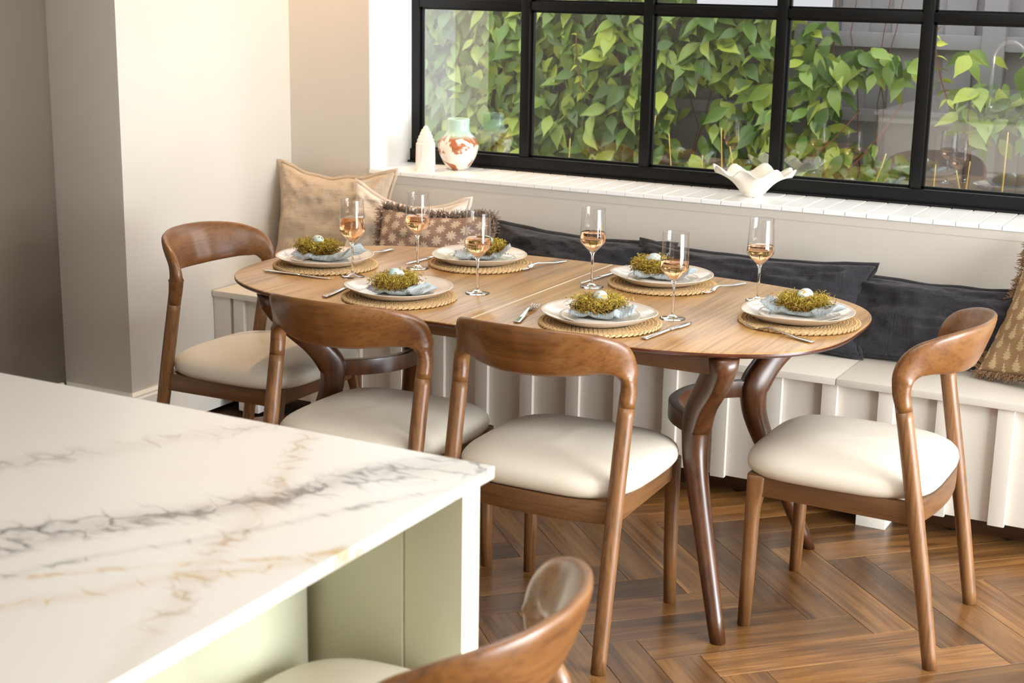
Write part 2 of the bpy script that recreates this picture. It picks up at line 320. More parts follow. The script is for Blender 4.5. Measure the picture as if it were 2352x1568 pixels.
# ------------------------------------------------------------ helpers
def link(name, me, m=None, parent=None, loc=None, rot=None, smooth=False):
    o = bpy.data.objects.new(name, me); COL.objects.link(o)
    if m is not None:
        if isinstance(m, (list, tuple)):
            for q in m: me.materials.append(q)
        elif not me.materials: me.materials.append(m)
    if parent: o.parent = parent
    if loc is not None: o.location = loc
    if rot is not None: o.rotation_euler = rot
    if smooth:
        for f in me.polygons: f.use_smooth = True
    return o
def tag(o, label=None, cat=None, group=None, kind=None):
    if label: o['label'] = label
    if cat: o['category'] = cat
    if group: o['group'] = group
    if kind: o['kind'] = kind
    return o
def empty(name, loc, rz=0):
    o = bpy.data.objects.new(name, None); COL.objects.link(o); o.empty_display_size = .05
    o.location = loc; o.rotation_euler = (0, 0, rz); return o
class MB:
    def __init__(s): s.v = []; s.f = []; s.mi = []; s.sh = []
    def add(s, V, Fc, mi=0, shade=None):
        b = len(s.v); s.v += [tuple(x) for x in V]; s.f += [tuple(b+i for i in f) for f in Fc]; s.mi += [mi]*len(Fc)
        if shade is not None: s.sh += [shade]*len(V)
    def box(s, x0, x1, y0, y1, z0, z1, mi=0):
        V = [(x, y, z) for z in (z0, z1) for y in (y0, y1) for x in (x0, x1)]
        s.add(V, [(0, 2, 3, 1), (4, 5, 7, 6), (0, 1, 5, 4), (2, 6, 7, 3), (0, 4, 6, 2), (1, 3, 7, 5)], mi)
    def loft(s, rings, close=True, cap=True, mi=0, shade=None, ringclose=False):
        n = len(rings[0]); V = [p for r in rings for p in r]; F = []
        R = len(rings)
        for i in range(R if ringclose else R-1):
            for j in range(n if close else n-1):
                a, b = i*n+j, i*n+(j+1) % n; c, d = ((i+1) % R)*n+(j+1) % n, ((i+1) % R)*n+j
                F.append((a, b, c, d))
        if cap and not ringclose and close: F += [tuple(range(n-1, -1, -1)), tuple((R-1)*n+j for j in range(n))]
        s.add(V, F, mi, shade)
    def tube(s, pts, rad, seg=8, mi=0, cap=True, shade=None, flat=None):
        P = [Vector(p) for p in pts]; rings = []; ref = None
        for i, p in enumerate(P):
            t = (P[min(i+1, len(P)-1)]-P[max(i-1, 0)]).normalized()
            if ref is None:
                ref = t.orthogonal().normalized() if abs(t.z) > .9 or flat is None else Vector((0, 0, 1)).cross(t).normalized()
            ref = (ref-t*ref.dot(t)).normalized(); b = t.cross(ref)
            r = rad[i] if isinstance(rad, (list, tuple)) else rad
            k = flat or 1
            rings.append([p+ref*math.cos(2*PI*j/seg)*r+b*math.sin(2*PI*j/seg)*r*k for j in range(seg)])
        s.loft(rings, True, cap, mi, shade)
    def lathe(s, prof, seg=32, c=(0, 0, 0), mi=0, cap=False):
        rings = [[(c[0]+r*math.cos(2*PI*j/seg), c[1]+r*math.sin(2*PI*j/seg), c[2]+z) for j in range(seg)] for r, z in prof]
        s.loft(rings, True, cap, mi)
    def mesh(s, name='mesh'):
        me = bpy.data.meshes.new(name); me.from_pydata(s.v, [], s.f)
        if any(s.mi): me.polygons.foreach_set('material_index', s.mi)
        if s.sh and len(s.sh) == len(s.v):
            a = me.attributes.new('shade', 'FLOAT', 'POINT'); a.data.foreach_set('value', s.sh)
        me.validate(); me.update(); return me
    def build(s, name, m, parent=None, loc=None, rot=None, smooth=False, bevel=0, segs=2):
        me = s.mesh(name)
        if bevel:
            bm = bmesh.new(); bm.from_mesh(me); bmesh.ops.recalc_face_normals(bm, faces=bm.faces)
            es = [e for e in bm.edges if len(e.link_faces) == 2 and e.calc_face_angle(0) > .6]
            bmesh.ops.bevel(bm, geom=es, offset=bevel, segments=segs, affect='EDGES', profile=.7)
            bm.to_mesh(me); bm.free()
        else:
            bm = bmesh.new(); bm.from_mesh(me); bmesh.ops.recalc_face_normals(bm, faces=bm.faces); bm.to_mesh(me); bm.free()
        o = link(name, me, m, parent, loc, rot, smooth)
        if bevel and smooth is False:
            for f in me.polygons: f.use_smooth = True
            me.set_sharp_from_angle(angle=.5)
        return o
def box(name, b, m, parent=None, bevel=.002):
    q = MB(); c = ((b[0]+b[1])/2, (b[2]+b[3])/2, (b[4]+b[5])/2)
    q.box(b[0]-c[0], b[1]-c[0], b[2]-c[1], b[3]-c[1], b[4]-c[2], b[5]-c[2])
    return q.build(name, m, parent, c, None, False, bevel, 2)
def copy_tree(o, parent=None):
    c = o.copy(); COL.objects.link(c); c.parent = parent
    for ch in list(o.children): copy_tree(ch, c)
    return c
def catmull(P, n):
    out = []; P = [Vector(p) for p in P]; Q = [2*P[0]-P[1]]+P+[2*P[-1]-P[-2]]
    for i in range(1, len(Q)-2):
        for k in range(n):
            t = k/n; a, b, c, d = Q[i-1], Q[i], Q[i+1], Q[i+2]
            out.append(.5*((2*b)+(c-a)*t+(2*a-5*b+4*c-d)*t*t+(3*b-a-3*c+d)*t**3))
    out.append(Q[-2].copy()); return out

# ============================================================ ROOM SHELL
LX, WY, RX, BY, CZ = -3.575, 4.82, 3.3, -1.6, 2.56
NX = -3.887            # dark wall of the niche at the far left
PY = 3.865            # front face of the pier
fl = MB(); fl.box(NX-.1, RX+.1, BY-.1, WY, -.12, -.016)
floor = fl.build('floor', MT['floor_dark']); tag(floor, kind='structure')
# herringbone oak planks, 120 x 600 mm
PW = .12; A = PW/math.sqrt(2); planks = []
def plank_mesh(k):
    q = MB(); g = .0004
    q.box(-.3+g, .3-g, -.06+g, .06-g, -.008, .008); me = q.mesh('plank')
    bm = bmesh.new(); bm.from_mesh(me)
    es = [e for e in bm.edges if all(v.co.z > 0 for v in e.verts)]
    bmesh.ops.bevel(bm, geom=es, offset=.0007, segments=1, affect='EDGES'); bmesh.ops.recalc_face_normals(bm, faces=bm.faces); bm.to_mesh(me); bm.free()
    me.materials.append(MT['floor']); return me
pm = plank_mesh(0)
for j in range(-6, 7):
    for k in range(-60, 60):
        for typ in (0, 1):
            if typ == 0: cx, cy = k+2.5+5*j, k+.5-5*j; ang = -PI/4
            else: cx, cy = k+.5+5*j, k+1+2.5-5*j; ang = PI/4
            wx = -1.101+(cx+cy)*A; wy = 3.99+(cy-cx)*A
            planks.append((wx, wy, ang))
vis = []; rest = []
for (x, y, a) in planks:
    if not (NX+.0 < x < RX-.0 and BY < y < 4.62): continue
    if x < LX+.25 and y > PY-.2: continue
    if x < NX+.25: continue
    (vis if (-3.3 < x < .35 and 2.0 < y < 4.45) or (-.9 < x < .2 and 1.0 < y < 2.0) else rest).append((x, y, a))
vis.sort(key=lambda p: (p[0]+.8)**2+(p[1]-3.2)**2)
rest += vis[290:]; vis = vis[:290]
for (x, y, a) in vis:
    link('plank', pm, None, floor, (x, y, -.008), (0, 0, a))
q = MB()
for (x, y, a) in rest:
    c, s_ = math.cos(a), math.sin(a); V = []
    for z in (-.016, 0):
        for (px, py) in ((-.2985, -.0585), (.2985, -.0585), (.2985, .0585), (-.2985, .0585)):
            V.append((x+px*c-py*s_, y+px*s_+py*c, z))
    q.add(V, [(4, 5, 6, 7), (0, 1, 5, 4), (1, 2, 6, 5), (2, 3, 7, 6), (3, 0, 4, 7)])
tag(q.build('plank', MT['floor'], floor), kind='stuff')

# window wall: below, left pier, above, right of the opening
WX0, WX1, SZ, HZ = -3.205, .33, .862, 2.12
w = MB(); w.box(LX, RX+.1, WY, WY+.36, 0, SZ); w.box(LX-.1, WX0, WY, WY+.36, SZ, CZ); w.box(WX0, WX1, WY, WY+.36, HZ, CZ); w.box(WX1, RX+.1, WY, WY+.36, SZ, CZ)
tag(w.build('wall_window', MT['wall']), kind='structure')
w = MB(); w.box(NX-.1, LX, PY, WY+.36, 0, CZ); tag(w.build('wall_left', MT['wall'], bevel=.003), kind='structure')
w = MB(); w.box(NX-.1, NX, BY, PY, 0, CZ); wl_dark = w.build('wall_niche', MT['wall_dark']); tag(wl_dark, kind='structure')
w = MB(); w.box(RX, RX+.1, BY, 1.35, 0, CZ); w.box(RX, RX+.1, 4.5, WY, 0, CZ); w.box(RX, RX+.1, 1.35, 4.5, 2.35, CZ)
tag(w.build('wall_right', MT['wall']), kind='structure')
w = MB(); w.box(NX-.1, RX+.1, BY-.1, BY, 0, 1.42); w.box(NX-.1, -1.7, BY-.1, BY, 1.42, CZ); w.box(-.3, RX+.1, BY-.1, BY, 1.42, CZ); w.box(-1.7, -.3, BY-.1, BY, 2.15, CZ)
tag(w.build('wall_behind', MT['wall_dark']), kind='structure')
w = MB(); w.box(NX-.1, RX+.1, BY-.1, WY+.36, CZ, CZ+.14)
tag(w.build('ceiling', MT['ceiling']), kind='structure')

# skirting on the left wall, the pier face and the niche
def skirt(name, pts, side):
    """profile swept along a wall; pts in plan, side = outward normal"""
    prof = [(0, 0), (.018, 0), (.018, .135), (.013, .142), (.014, .148), (.006, .158), (0, .158)]
    q = MB(); rings = []
    for (x, y), (nx, ny) in zip(pts, side): rings.append([(x+nx*d, y+ny*d, z) for d, z in prof])
    q.loft(rings); tag(q.build(name, MT['white']), kind='structure')
skirt('baseboard_left', [(LX, 4.40), (LX, PY), (NX, PY)], [(1, 0), (1, -1), (1, -1)])
skirt('baseboard_niche', [(NX, PY-.02), (NX, BY)], [(1, 0), (1, 0)])

# window_1: black steel frame, mullions, transoms, panes
FY0, FY1 = 5.115, 5.165
win = empty('window_1', ((WX0+WX1)/2, FY0, .878)); tag(win, kind='structure')
O = Vector(win.location)
def wbox(name, b, m, bevel=.002, parent=win):
    o = box(name, b, m, parent, bevel); o.location = Vector(o.location)-O; return o
wbox('frame_rail', (WX0, WX1, FY0-.012, FY1, .878, .930), MT['frame'])
wbox('frame_rail', (WX0, WX1, FY0-.03, FY0-.008, .876, .886), MT['frame'])
wbox('frame_rail', (WX0, WX1, FY0, FY1, 2.08, 2.12), MT['frame'])
wbox('frame_stile', (WX0, WX0+.038, FY0, FY1, .93, 2.08), MT['frame']); wbox('frame_stile', (WX1-.038, WX1, FY0, FY1, .93, 2.08), MT['frame'])
mx_ = [-3.195+.5*i for i in range(1, 7)]
for x in mx_: wbox('mullion', (x-.018, x+.018, FY0-.004, FY1, .93, 2.08), MT['frame'])
edges = [WX0+.038]+sum([[x-.018, x+.018] for x in mx_], [])+[WX1-.038]
TZ = 1.497
for i in range(0, len(edges), 2):
    a, b = edges[i], edges[i+1]
    wbox('transom', (a, b, FY0+.002, FY1, TZ-.016, TZ+.016), MT['frame'])
    for (z0, z1) in ((.93, TZ-.016), (TZ+.016, 2.08)):
        # glazing beads: slim upright lips round every pane
        q = MB(); e = .008
        for bb in ((a, b, z0, z0+e), (a, b, z1-e, z1), (a, a+e, z0, z1), (b-e, b, z0, z1)):
            q.box(bb[0]-O.x, bb[1]-O.x, FY0+.014-O.y, FY0+.03-O.y, bb[2]-O.z, bb[3]-O.z)
        q.build('glazing_bead', MT['frame'], win)
        g = MB(); yy = FY0+.022-O.y
        g.add([(a-O.x, yy, z0-O.z), (b-O.x, yy, z0-O.z), (b-O.x, yy, z1-O.z), (a-O.x, yy, z1-O.z)], [(0, 1, 2, 3)])
        g.build('pane', MT['pane'], win)
# sill of narrow tongue-and-groove boards
sill = empty('trim_1', (WX0, WY, SZ)); tag(sill, kind='structure')
nb = int((WX1-WX0)/.0715)+1
bm_ = MB(); bm_.box(.0012, .0715-.0012, -.006, .30, 0, .016); sme = bm_.mesh('board')
b_ = bmesh.new(); b_.from_mesh(sme); bmesh.ops.bevel(b_, geom=[e for e in b_.edges if all(v.co.z > .01 for v in e.verts)], offset=.0025, segments=2, affect='EDGES'); bmesh.ops.recalc_face_normals(b_, faces=b_.faces); b_.to_mesh(sme); b_.free(); sme.materials.append(MT['sill'])
for i in range(nb):
    o = link('board', sme, None, sill, (i*.0715, 0, 0))
    if i == nb-1: o.scale = ((WX1-WX0-i*.0715)/.0715, 1, 1)
q = MB(); q.box(0, WX1-WX0, -.0015, 0, -.03, -.001); q.build('sill_edge', MT['wall'], sill)
# white reveals lining the opening
q = MB(); q.box(WX0, WX0+.004, WY, FY0, .878, HZ); q.box(WX1-.004, WX1, WY, FY0, .878, HZ); q.box(WX0, WX1, WY, FY0, HZ-.004, HZ)
tag(q.build('trim_2', MT['sill']), kind='structure')

# garden door in the right wall (out of frame, lights the room) and rear window
q = MB()
for y in (1.35, 2.4, 3.42, 4.44): q.box(RX+.0, RX+.06, y, y+.06, 0, 2.35)
q.box(RX, RX+.06, 1.35, 4.5, 0, .05); q.box(RX, RX+.06, 1.35, 4.5, 2.29, 2.35)
tag(q.build('door_1', MT['frame']), kind='structure')
q = MB()
for x in (-1.7, -1.02, -.34): q.box(x, x+.04, BY-.06, BY, 1.42, 2.15)
q.box(-1.7, -.3, BY-.06, BY, 1.42, 1.46); q.box(-1.7, -.3, BY-.06, BY, 2.11, 2.15)
tag(q.build('window_2', MT['frame']), kind='structure')

# ============================================================ BENCH
BX0, BX1, BF = LX+.002, .9, 4.31
bench = empty('window_bench', ((BX0+BX1)/2, (BF+WY)/2, 0))
tag(bench, 'long cream panelled bench with vertical battens under the black window', 'bench')
BO = Vector(bench.location)
def bbox(name, b, m, bevel=.002):
    o = box(name, b, m, bench, bevel); o.location = Vector(o.location)-BO; return o
seams = [BX0, -2.42, -1.197, .02, BX1]
for a, b in zip(seams, seams[1:]): bbox('lid', (a+.001, b-.001, BF, WY-.003, .428, .45), MT['bench'], .003)
bbox('front_panel', (BX0, BX1, BF+.028, BF+.046, .075, .4275), MT['bench'])
x = -3.575+.02
bats = [-.699+.1725*i for i in range(9)] + [-.699-.1725*i for i in range(1, 17)]
for x in sorted(bats):
    if BX0+.06 < x < BX1-.05: bbox('batten', (x-.0235, x+.0235, BF+.010, BF+.028, .072, .4275), MT['bench'], .0015)
bbox('batten', (BX0, BX0+.075, BF+.010, BF+.028, .072, .4275), MT['bench'], .0015)
bbox('kick_board', (BX0+.01, BX1, BF+.125, BF+.145, 0, .075), MT['floor_dark'])
for x in (-3.42, -2.25, -1.062, .15): bbox('foot_block', (x-.045, x+.045, BF+.005, BF+.10, 0, .0745), MT['white'])

# ============================================================ CHAIRS
def chair_parts(sh=0.0, bk=0.0):
    """local +Y is the front. sh lifts the seat for the counter stool"""
    r = empty('dining_chair', (0, 0, 0))
    # one side path from foot to middle of the rail: point, half height, half thickness
    def spine(sg):
        leg = [((.226*sg, -.240, 0), .0182, .0182), ((.2255*sg, -.203, .22+sh*.5), .0198, .0198), ((.2255*sg, -.160, .46+sh), .0205, .0205), ((.226*sg, -.128, .63+sh+bk), .0200, .0200)]
        rail = [((.226*sg, -.128, .63+sh+bk), .0200, .0200), ((.227*sg, -.119, .675+sh+bk), .0222, .0192), ((.222*sg, -.121, .715+sh+bk), .028, .017), ((.207*sg, -.142, .746+sh+bk), .041, .0155),
                ((.180*sg, -.176, .760+sh+bk), .051, .0135), ((.140*sg, -.210, .765+sh+bk), .059, .0125), ((.075*sg, -.240, .766+sh+bk), .065, .012), ((0, -.250, .766+sh+bk), .067, .012)]
        return leg, rail
    def interp(pts, n):
        C = catmull([p for p, a, b in pts], n); A_ = catmull([(a, b, 0) for p, a, b in pts], n)
        return [(c, a.x, a.y) for c, a in zip(C, A_)]
    def sweep(path, seg=16):
        rings = []
        for i, (p, h, w) in enumerate(path):
            t = (path[min(i+1, len(path)-1)][0]-path[max(i-1, 0)][0]).normalized()
            # outward direction in plan, leaning back a little on the rail
            out = Vector((p.x*1.0, (p.y+.02)*1.0, 0)).normalized()
            if abs(t.z) > .97: out = Vector((math.copysign(1, p.x), 0, 0)) if p.x else out
            else:
                pl = Vector((t.x, t.y, 0)).normalized(); o2 = Vector((pl.y, -pl.x, 0))
                if o2.dot(Vector((p.x, p.y-.05, 0))) < 0: o2 = -o2
                k = min(1, (1-abs(t.z))*2.2); out = (out*(1-k)+o2*k).normalized()
            tilt = .34*max(0, min(1, (h-.02)/.03)); 
            out = (out-t*out.dot(t)).normalized(); b = t.cross(out).normalized()
            if b.z < 0: b = -b
            o_, b_2 = out*math.cos(tilt)-b*math.sin(tilt), b*math.cos(tilt)+out*math.sin(tilt)
            ring = []
            for j in range(seg):
                a = 2*PI*j/seg; e = .75 if h > .025 else 1
                c, s_ = math.cos(a), math.sin(a)
                ring.append(p+b_2*(math.copysign(abs(c)**e, c)*h)+o_*(math.copysign(abs(s_)**e, s_)*w))
            rings.append(ring)
        return rings
    half = {}
    for sg in (-1, 1):
        leg, rail = spine(sg); full = interp(leg+rail[1:], 6); cut = 6*(len(leg)-1)
        rg_ = align(sweep(full, 18)); q = MB(); q.loft(rg_[:cut+1]); q.build('leg', MT['wood_leg'], r, smooth=True)
        half[sg] = full[cut-1:]
    path = half[-1]+list(reversed(half[1]))[1:]
    q = MB(); q.loft(align(sweep(path, 18))[1:-1]); q.build('backrest', MT['wood_rail'], r, smooth=True)
    # front legs, flaring into the apron at the top
    for sg in (-1, 1):
        x = .208*sg
        q = MB(); rings = []
        for (dx, yy, z, rr_, sq_) in ((.003, .240, 0, .0165, 1), (.0, .237, .15, .0180, 1), (-.001, .235, .28+sh, .0188, 1), (-.001, .234, .32+sh, .0196, .92), (-.003, .231, .345+sh, .0215, .7), (-.005, .228, .365+sh, .0235, .5), (-.006, .227, .40+sh, .0240, .45), (-.006, .227, .408+sh, .0236, .45)):
            ring = []
            for k_ in range(20):
                a = 2*PI*k_/20; c, s2 = math.cos(a), math.sin(a)
                ring.append((x+dx*sg+math.copysign(abs(c)**sq_, c)*rr_, yy+math.copysign(abs(s2)**sq_, s2)*rr_, z))
            rings.append(ring)
        q.loft(rings)
        q.build('leg', MT['wood_leg'], r, smooth=True)
    zt, zb = .408+sh, .355+sh
    fr = MB(); fr.box(-.19, .19, .217, .239, zb, zt)
    o = fr.build('seat_rail', MT['wood_frame'], r, bevel=.003)
    for sg in (-1, 1):
        q = MB(); V = []
        for z in (zb, zt):
            for (xx, yy) in ((.197, .215), (.219, .215), (.232, -.165), (.210, -.165)): V.append((xx*sg, yy, z))
        q.add(V, [(0, 1, 2, 3), (7, 6, 5, 4), (0, 4, 5, 1), (1, 5, 6, 2), (2, 6, 7, 3), (3, 7, 4, 0)])
        q.build('seat_rail', MT['wood_frame_y'], r, bevel=.003)
    # curved rear rail
    q = MB(); rings = []
    for i in range(9):
        x = -.215+.43*i/8; y = -.165-.028*(1-(x/.215)**2)
        rings.append([(x, y-.011, zb-.004), (x, y+.011, zb-.004), (x, y+.011, zt-.002), (x, y-.011, zt-.002)])
    q.loft(rings); q.build('seat_rail', MT['wood_frame'], r, bevel=.002)
    # cushion: domed, softly squared plan, rolled edge
    q = MB(); n = 48; rings = []
    prof = [(.90, .405), (.965, .409), (.992, .418), (1.0, .430), (.985, .444), (.95, .454), (.88, .464), (.76, .472), (.55, .479), (.3, .4825), (.06, .4835)]
    for s_, z in prof:
        ring = []
        for j in range(n):
            a = 2*PI*j/n; c, sn = math.cos(a), math.sin(a); e = 2/4.0
            X = math.copysign(abs(c)**e, c); Y = math.copysign(abs(sn)**e, sn)
            wid = .247 + .0*Y - .018*max(0, -Y)**2 ; yy = .040+.243*Y
            ring.append((X*wid*s_, .040+(yy-.040)*s_, z+sh+.004*(1-s_)*(1-abs(X))))
        rings.append(ring)
    q.loft(rings); q.build('seat_cushion', MT['leather'], r, smooth=True)
    return r
def align(rings):
    """keep ring vertex order continuous where the frame flips"""
    out = [rings[0]]; n = len(rings[0])
    for rg in rings[1:]:
        best = None
        for cand in (rg, [rg[(-j) % n] for j in range(n)]):
            for k in range(n):
                d = sum((cand[(j+k) % n]-out[-1][j]).length_squared for j in range(0, n, 3))
                if best is None or d < best[0]: best = (d, [cand[(j+k) % n] for j in range(n)])
        out.append(best[1])
    return out
chair = chair_parts()
CG = 'walnut dining chairs with cream seats'
spots = [((-.915, 3.665, 0), PI/2, 'walnut dining chair with brightly lit cream seat at the right end of the table'),
         ((-2.865, 3.66, 0), -PI/2, 'walnut dining chair at the left end of the table, against the plain wall'),
         ((-2.13, 3.225, 0), 0, 'walnut dining chair seen from behind, left one of the two near side chairs'),
         ((-1.586, 3.25, 0), 0, 'walnut dining chair seen from behind, near side of the table beside the marble corner')]
for i, (loc, rz, lab) in enumerate(spots):
    o = chair if i == 0 else copy_tree(chair)
    o.location = loc; o.rotation_euler = (0, 0, rz); tag(o, lab, 'chair', CG)
st = chair_parts(.135, -.10); st.name = 'counter_stool'; st.location = (-1.015, 1.55, 0); st.rotation_euler = (0, 0, PI/2)
tag(st, 'blurred walnut counter stool with cream seat tucked under the marble island', 'stool')
for sg in (-1, 1):
    pass
q = MB(); q.box(-.195, .195, .225, .245, .20, .23); q.build('footrest', MT['wood_frame'], st, bevel=.003)

# ============================================================ TABLE
TX, TY, TZ_ = -1.878, 3.688, .75
table = empty('dining_table', (TX, TY, 0)); tag(table, 'oval walnut extending table set for six with a highlight painted along its centre joint', 'table')
def outline(a, b, e, n=96):
    P = []
    for j in range(n):
        t = 2*PI*j/n; c, s_ = math.cos(t), math.sin(t)
        P.append((a*math.copysign(abs(c)**(2/e), c), b*math.copysign(abs(s_)**(2/e), s_)))
    return P
def half_top(sg):
    g = .0014
    P = [p for p in outline(.905 if sg > 0 else .928, .480, 3.0, 140)]
    H = [(x, y) for x, y in P if x*sg > .004]
    H.sort(key=lambda p: math.atan2(p[1], p[0]*sg))
    H = [(g*sg, -.480)]+H+[(g*sg, .480)]
    def inset(d):
        out = []
        for x, y in H:
            r = math.hypot(x, y); out.append((x*(1-d/.91*1.0) if abs(x) > .01 else x, y*(1-d/.480)))
        return out
    q = MB(); rings = []
    for d, z in ((.030, .728), (.004, .737), (.0, .741), (.0, .7475), (.0015, .7495), (.003, .75)):
        rings.append([(x, y, z) for x, y in inset(d)])
    q.loft(rings)
    for i, f in enumerate(q.f):
        if i < 3*len(H): q.mi[i] = 1
    q.mi[-2] = 1
    return q
for sg in (-1, 1):
    o = half_top(sg).build('tabletop', [MT['wood_top'], MT['wood_edge']], table)
    o.data.set_sharp_from_angle(angle=.7)
q = MB(); q.box(-.0016, .0016, -.476, .476, .74, .7502); q.build('joint_highlight', plain('joint_highlight_white', hexc(250, 240, 220), .4), table)  # pale strip paints a white highlight into the seam gap
def tb(name, b, m, bev=.003):
    q = MB(); q.box(*b); return q.build(name, m, table, bevel=bev)
for sy in (-1, 1):
    tb('apron', (-.655, -.002, sy*.36-.011, sy*.36+.011, .684, .728), MT['wood_frame']); tb('apron', (.002, .655, sy*.36-.011, sy*.36+.011, .684, .728), MT['wood_frame'])
for sx in (-1, 1): tb('cross_rail', (sx*.60-.012, sx*.60+.012, -.34, .34, .684, .728), MT['wood_dark'])
for sx in (-1, 1):
    for sy in (-1, 1):
        pts = [((.672*sx, .352*sy, .728), .049, .034), ((.645*sx, .320*sy, .66), .042, .032), ((.595*sx, .262*sy, .58), .036, .032), ((.566*sx, .222*sy, .515), .040, .033), ((.562*sx, .218*sy, .475), .036, .033),
               ((.572*sx, .233*sy, .40), .033, .031), ((.62*sx, .283*sy, .25), .0255, .0255), ((.705*sx, .372*sy, 0), .0205, .0205)]
        C = catmull([p for p, a, b in pts], 5); A_ = catmull([(a, b, 0) for p, a, b in pts], 5)
        rings = []
        for i, c in enumerate(C):
            t = (C[min(i+1, len(C)-1)]-C[max(i-1, 0)]).normalized()
            o1 = Vector((.72*sx, .69*sy, 0)); o1 = (o1-t*o1.dot(t)).normalized(); o2 = t.cross(o1)
            k = max(0, min(1, (c.z-.40)/.12)); e = 1-.4*k; ring = []
            for j in range(16):
                a = 2*PI*j/16; cc, ss = math.cos(a), math.sin(a)
                ring.append(c+o1*math.copysign(abs(cc)**e, cc)*A_[i].x+o2*math.copysign(abs(ss)**e, ss)*A_[i].y)
            if i == 0: ring = [Vector((v.x, v.y, .728)) for v in ring]
            if i == len(C)-1: ring = [Vector((v.x, v.y, 0)) for v in ring]
            rings.append(ring)
        q = MB(); q.loft(rings); q.build('leg', MT['wood_dark'], table, smooth=True)
    # bowed stretcher between the knees
    rings = []
    for i in range(25):
        t = -1+2*i/24; y = .205*t; x = (.548-.118*(1-abs(t)**2.4))*sx
        dx = .118*2.4*abs(t)**1.4*math.copysign(1, t)*sx/.205; L = math.hypot(1, dx); nx, ny = 1/L, -dx/L
        rings.append([(x+nx*.014, y+ny*.014, .477), (x+nx*.014, y+ny*.014, .523), (x-nx*.014, y-ny*.014, .523), (x-nx*.014, y-ny*.014, .477)])
    q = MB(); q.loft(rings); q.build('stretcher', MT['wood_dark'], table, bevel=.003)

# ============================================================ ISLAND
isl = empty('kitchen_island', (-1.62, .9, 0)); tag(isl, 'sage green kitchen island with overhanging grey veined white marble top', 'island'); IO = Vector(isl.location)
def ib(name, b, m, bev=.002):
    o = box(name, b, m, isl, bev); o.location = Vector(o.location)-IO; return o
q = MB(); q.box(-2.22, -1.032, -.35, 1.885, .88, .9)
o = q.build('marble_top', MT['marble'], isl, bevel=.003); o.location = -IO
ib('cabinet', (-2.20, -1.32, -.3, 1.80, .08, .879), MT['sage'])
ib('plinth', (-2.16, -1.36, -.28, 1.78, 0, .08), MT['sage'])
ib('end_panel', (-1.153, -1.052, 1.822, 1.872, 0, .879), MT['sage']); ib('end_panel', (-2.20, -1.155, 1.82, 1.874, 0, .879), MT['sage'])
q = MB(); q.box(-1.0525+1.62, -1.0505+1.62, .922, .972, 0, .879); q.build('lit_edge_strip', MT['sage_lit'], isl)  # thin strip paints the side light onto the panel edge
for z0, z1 in ((.10, .34), (.35, .60), (.61, .865)):
    ib('back_board', (-2.19, -1.07, 1.874, 1.884, z0, z1), MT['white'], .002)
tap = empty('mixer_tap', (-1.72, 1.26, .9)); tag(tap, 'tall arched chrome mixer tap on the marble island', 'tap')
q = MB(); q.lathe([(.0, 0), (.026, 0), (.026, .012), (.018, .02), (.0, .021)], 20); q.build('base', MT['steel'], tap, smooth=True)
arc = [(0, 0, .018), (0, 0, .28)]+[(.09-.09*math.cos(PI*i/12), 0, .28+.1*math.sin(PI*i/12)) for i in range(1, 13)]+[(.18, 0, .22)]
q = MB(); q.tube(arc, .011, 12); q.build('spout', MT['steel'], tap, smooth=True)
q = MB(); q.tube([(0, -.015, .07), (0, -.075, .10)], [.008, .006], 8); q.build('lever', MT['steel'], tap, smooth=True)

# ============================================================ PLACE SETTINGS
ZT = .7502
def seed_(k): return random.Random(k)
def mat_mesh():
    """coiled jute: a plaited outer rope and plaited inner coils, each strand modelled"""
    q = MB(); R = random.Random(3); rr = .1455; first = True
    while rr > .082:
        w_ = .0125 if first else .0092; pitch = .0150 if first else .0112; nseg = int(2*PI*rr/pitch)
        for k in range(nseg):
            for sd in (-1, 1):
                a = 2*PI*(k+(.5 if sd > 0 else 0))/nseg+R.uniform(-.03, .03)*pitch/rr; da = pitch*1.15/rr
                p = [(rr+sd*w_*.46, a-da*.55, -.0012), (rr+sd*w_*.34, a-da*.15, .0010), (rr+sd*w_*.10, a+da*.25, .0018), (rr-sd*w_*.14, a+da*.60, -.0002)]
                q.tube([(r_*math.cos(t), r_*math.sin(t), .0040+z) for r_, t, z in p], [w_*.16, w_*.30, w_*.29, w_*.12], 5, shade=0)
        rr -= w_*(.98 if first else 1.02); first = False
    q.lathe([(.0, .0008), (.140, .0008), (.140, .0026), (.0, .0034)], 40)
    q.sh = []
    return q.mesh('placemat')
mat_me = mat_mesh(); mat_me.materials.append(MT['jute'])
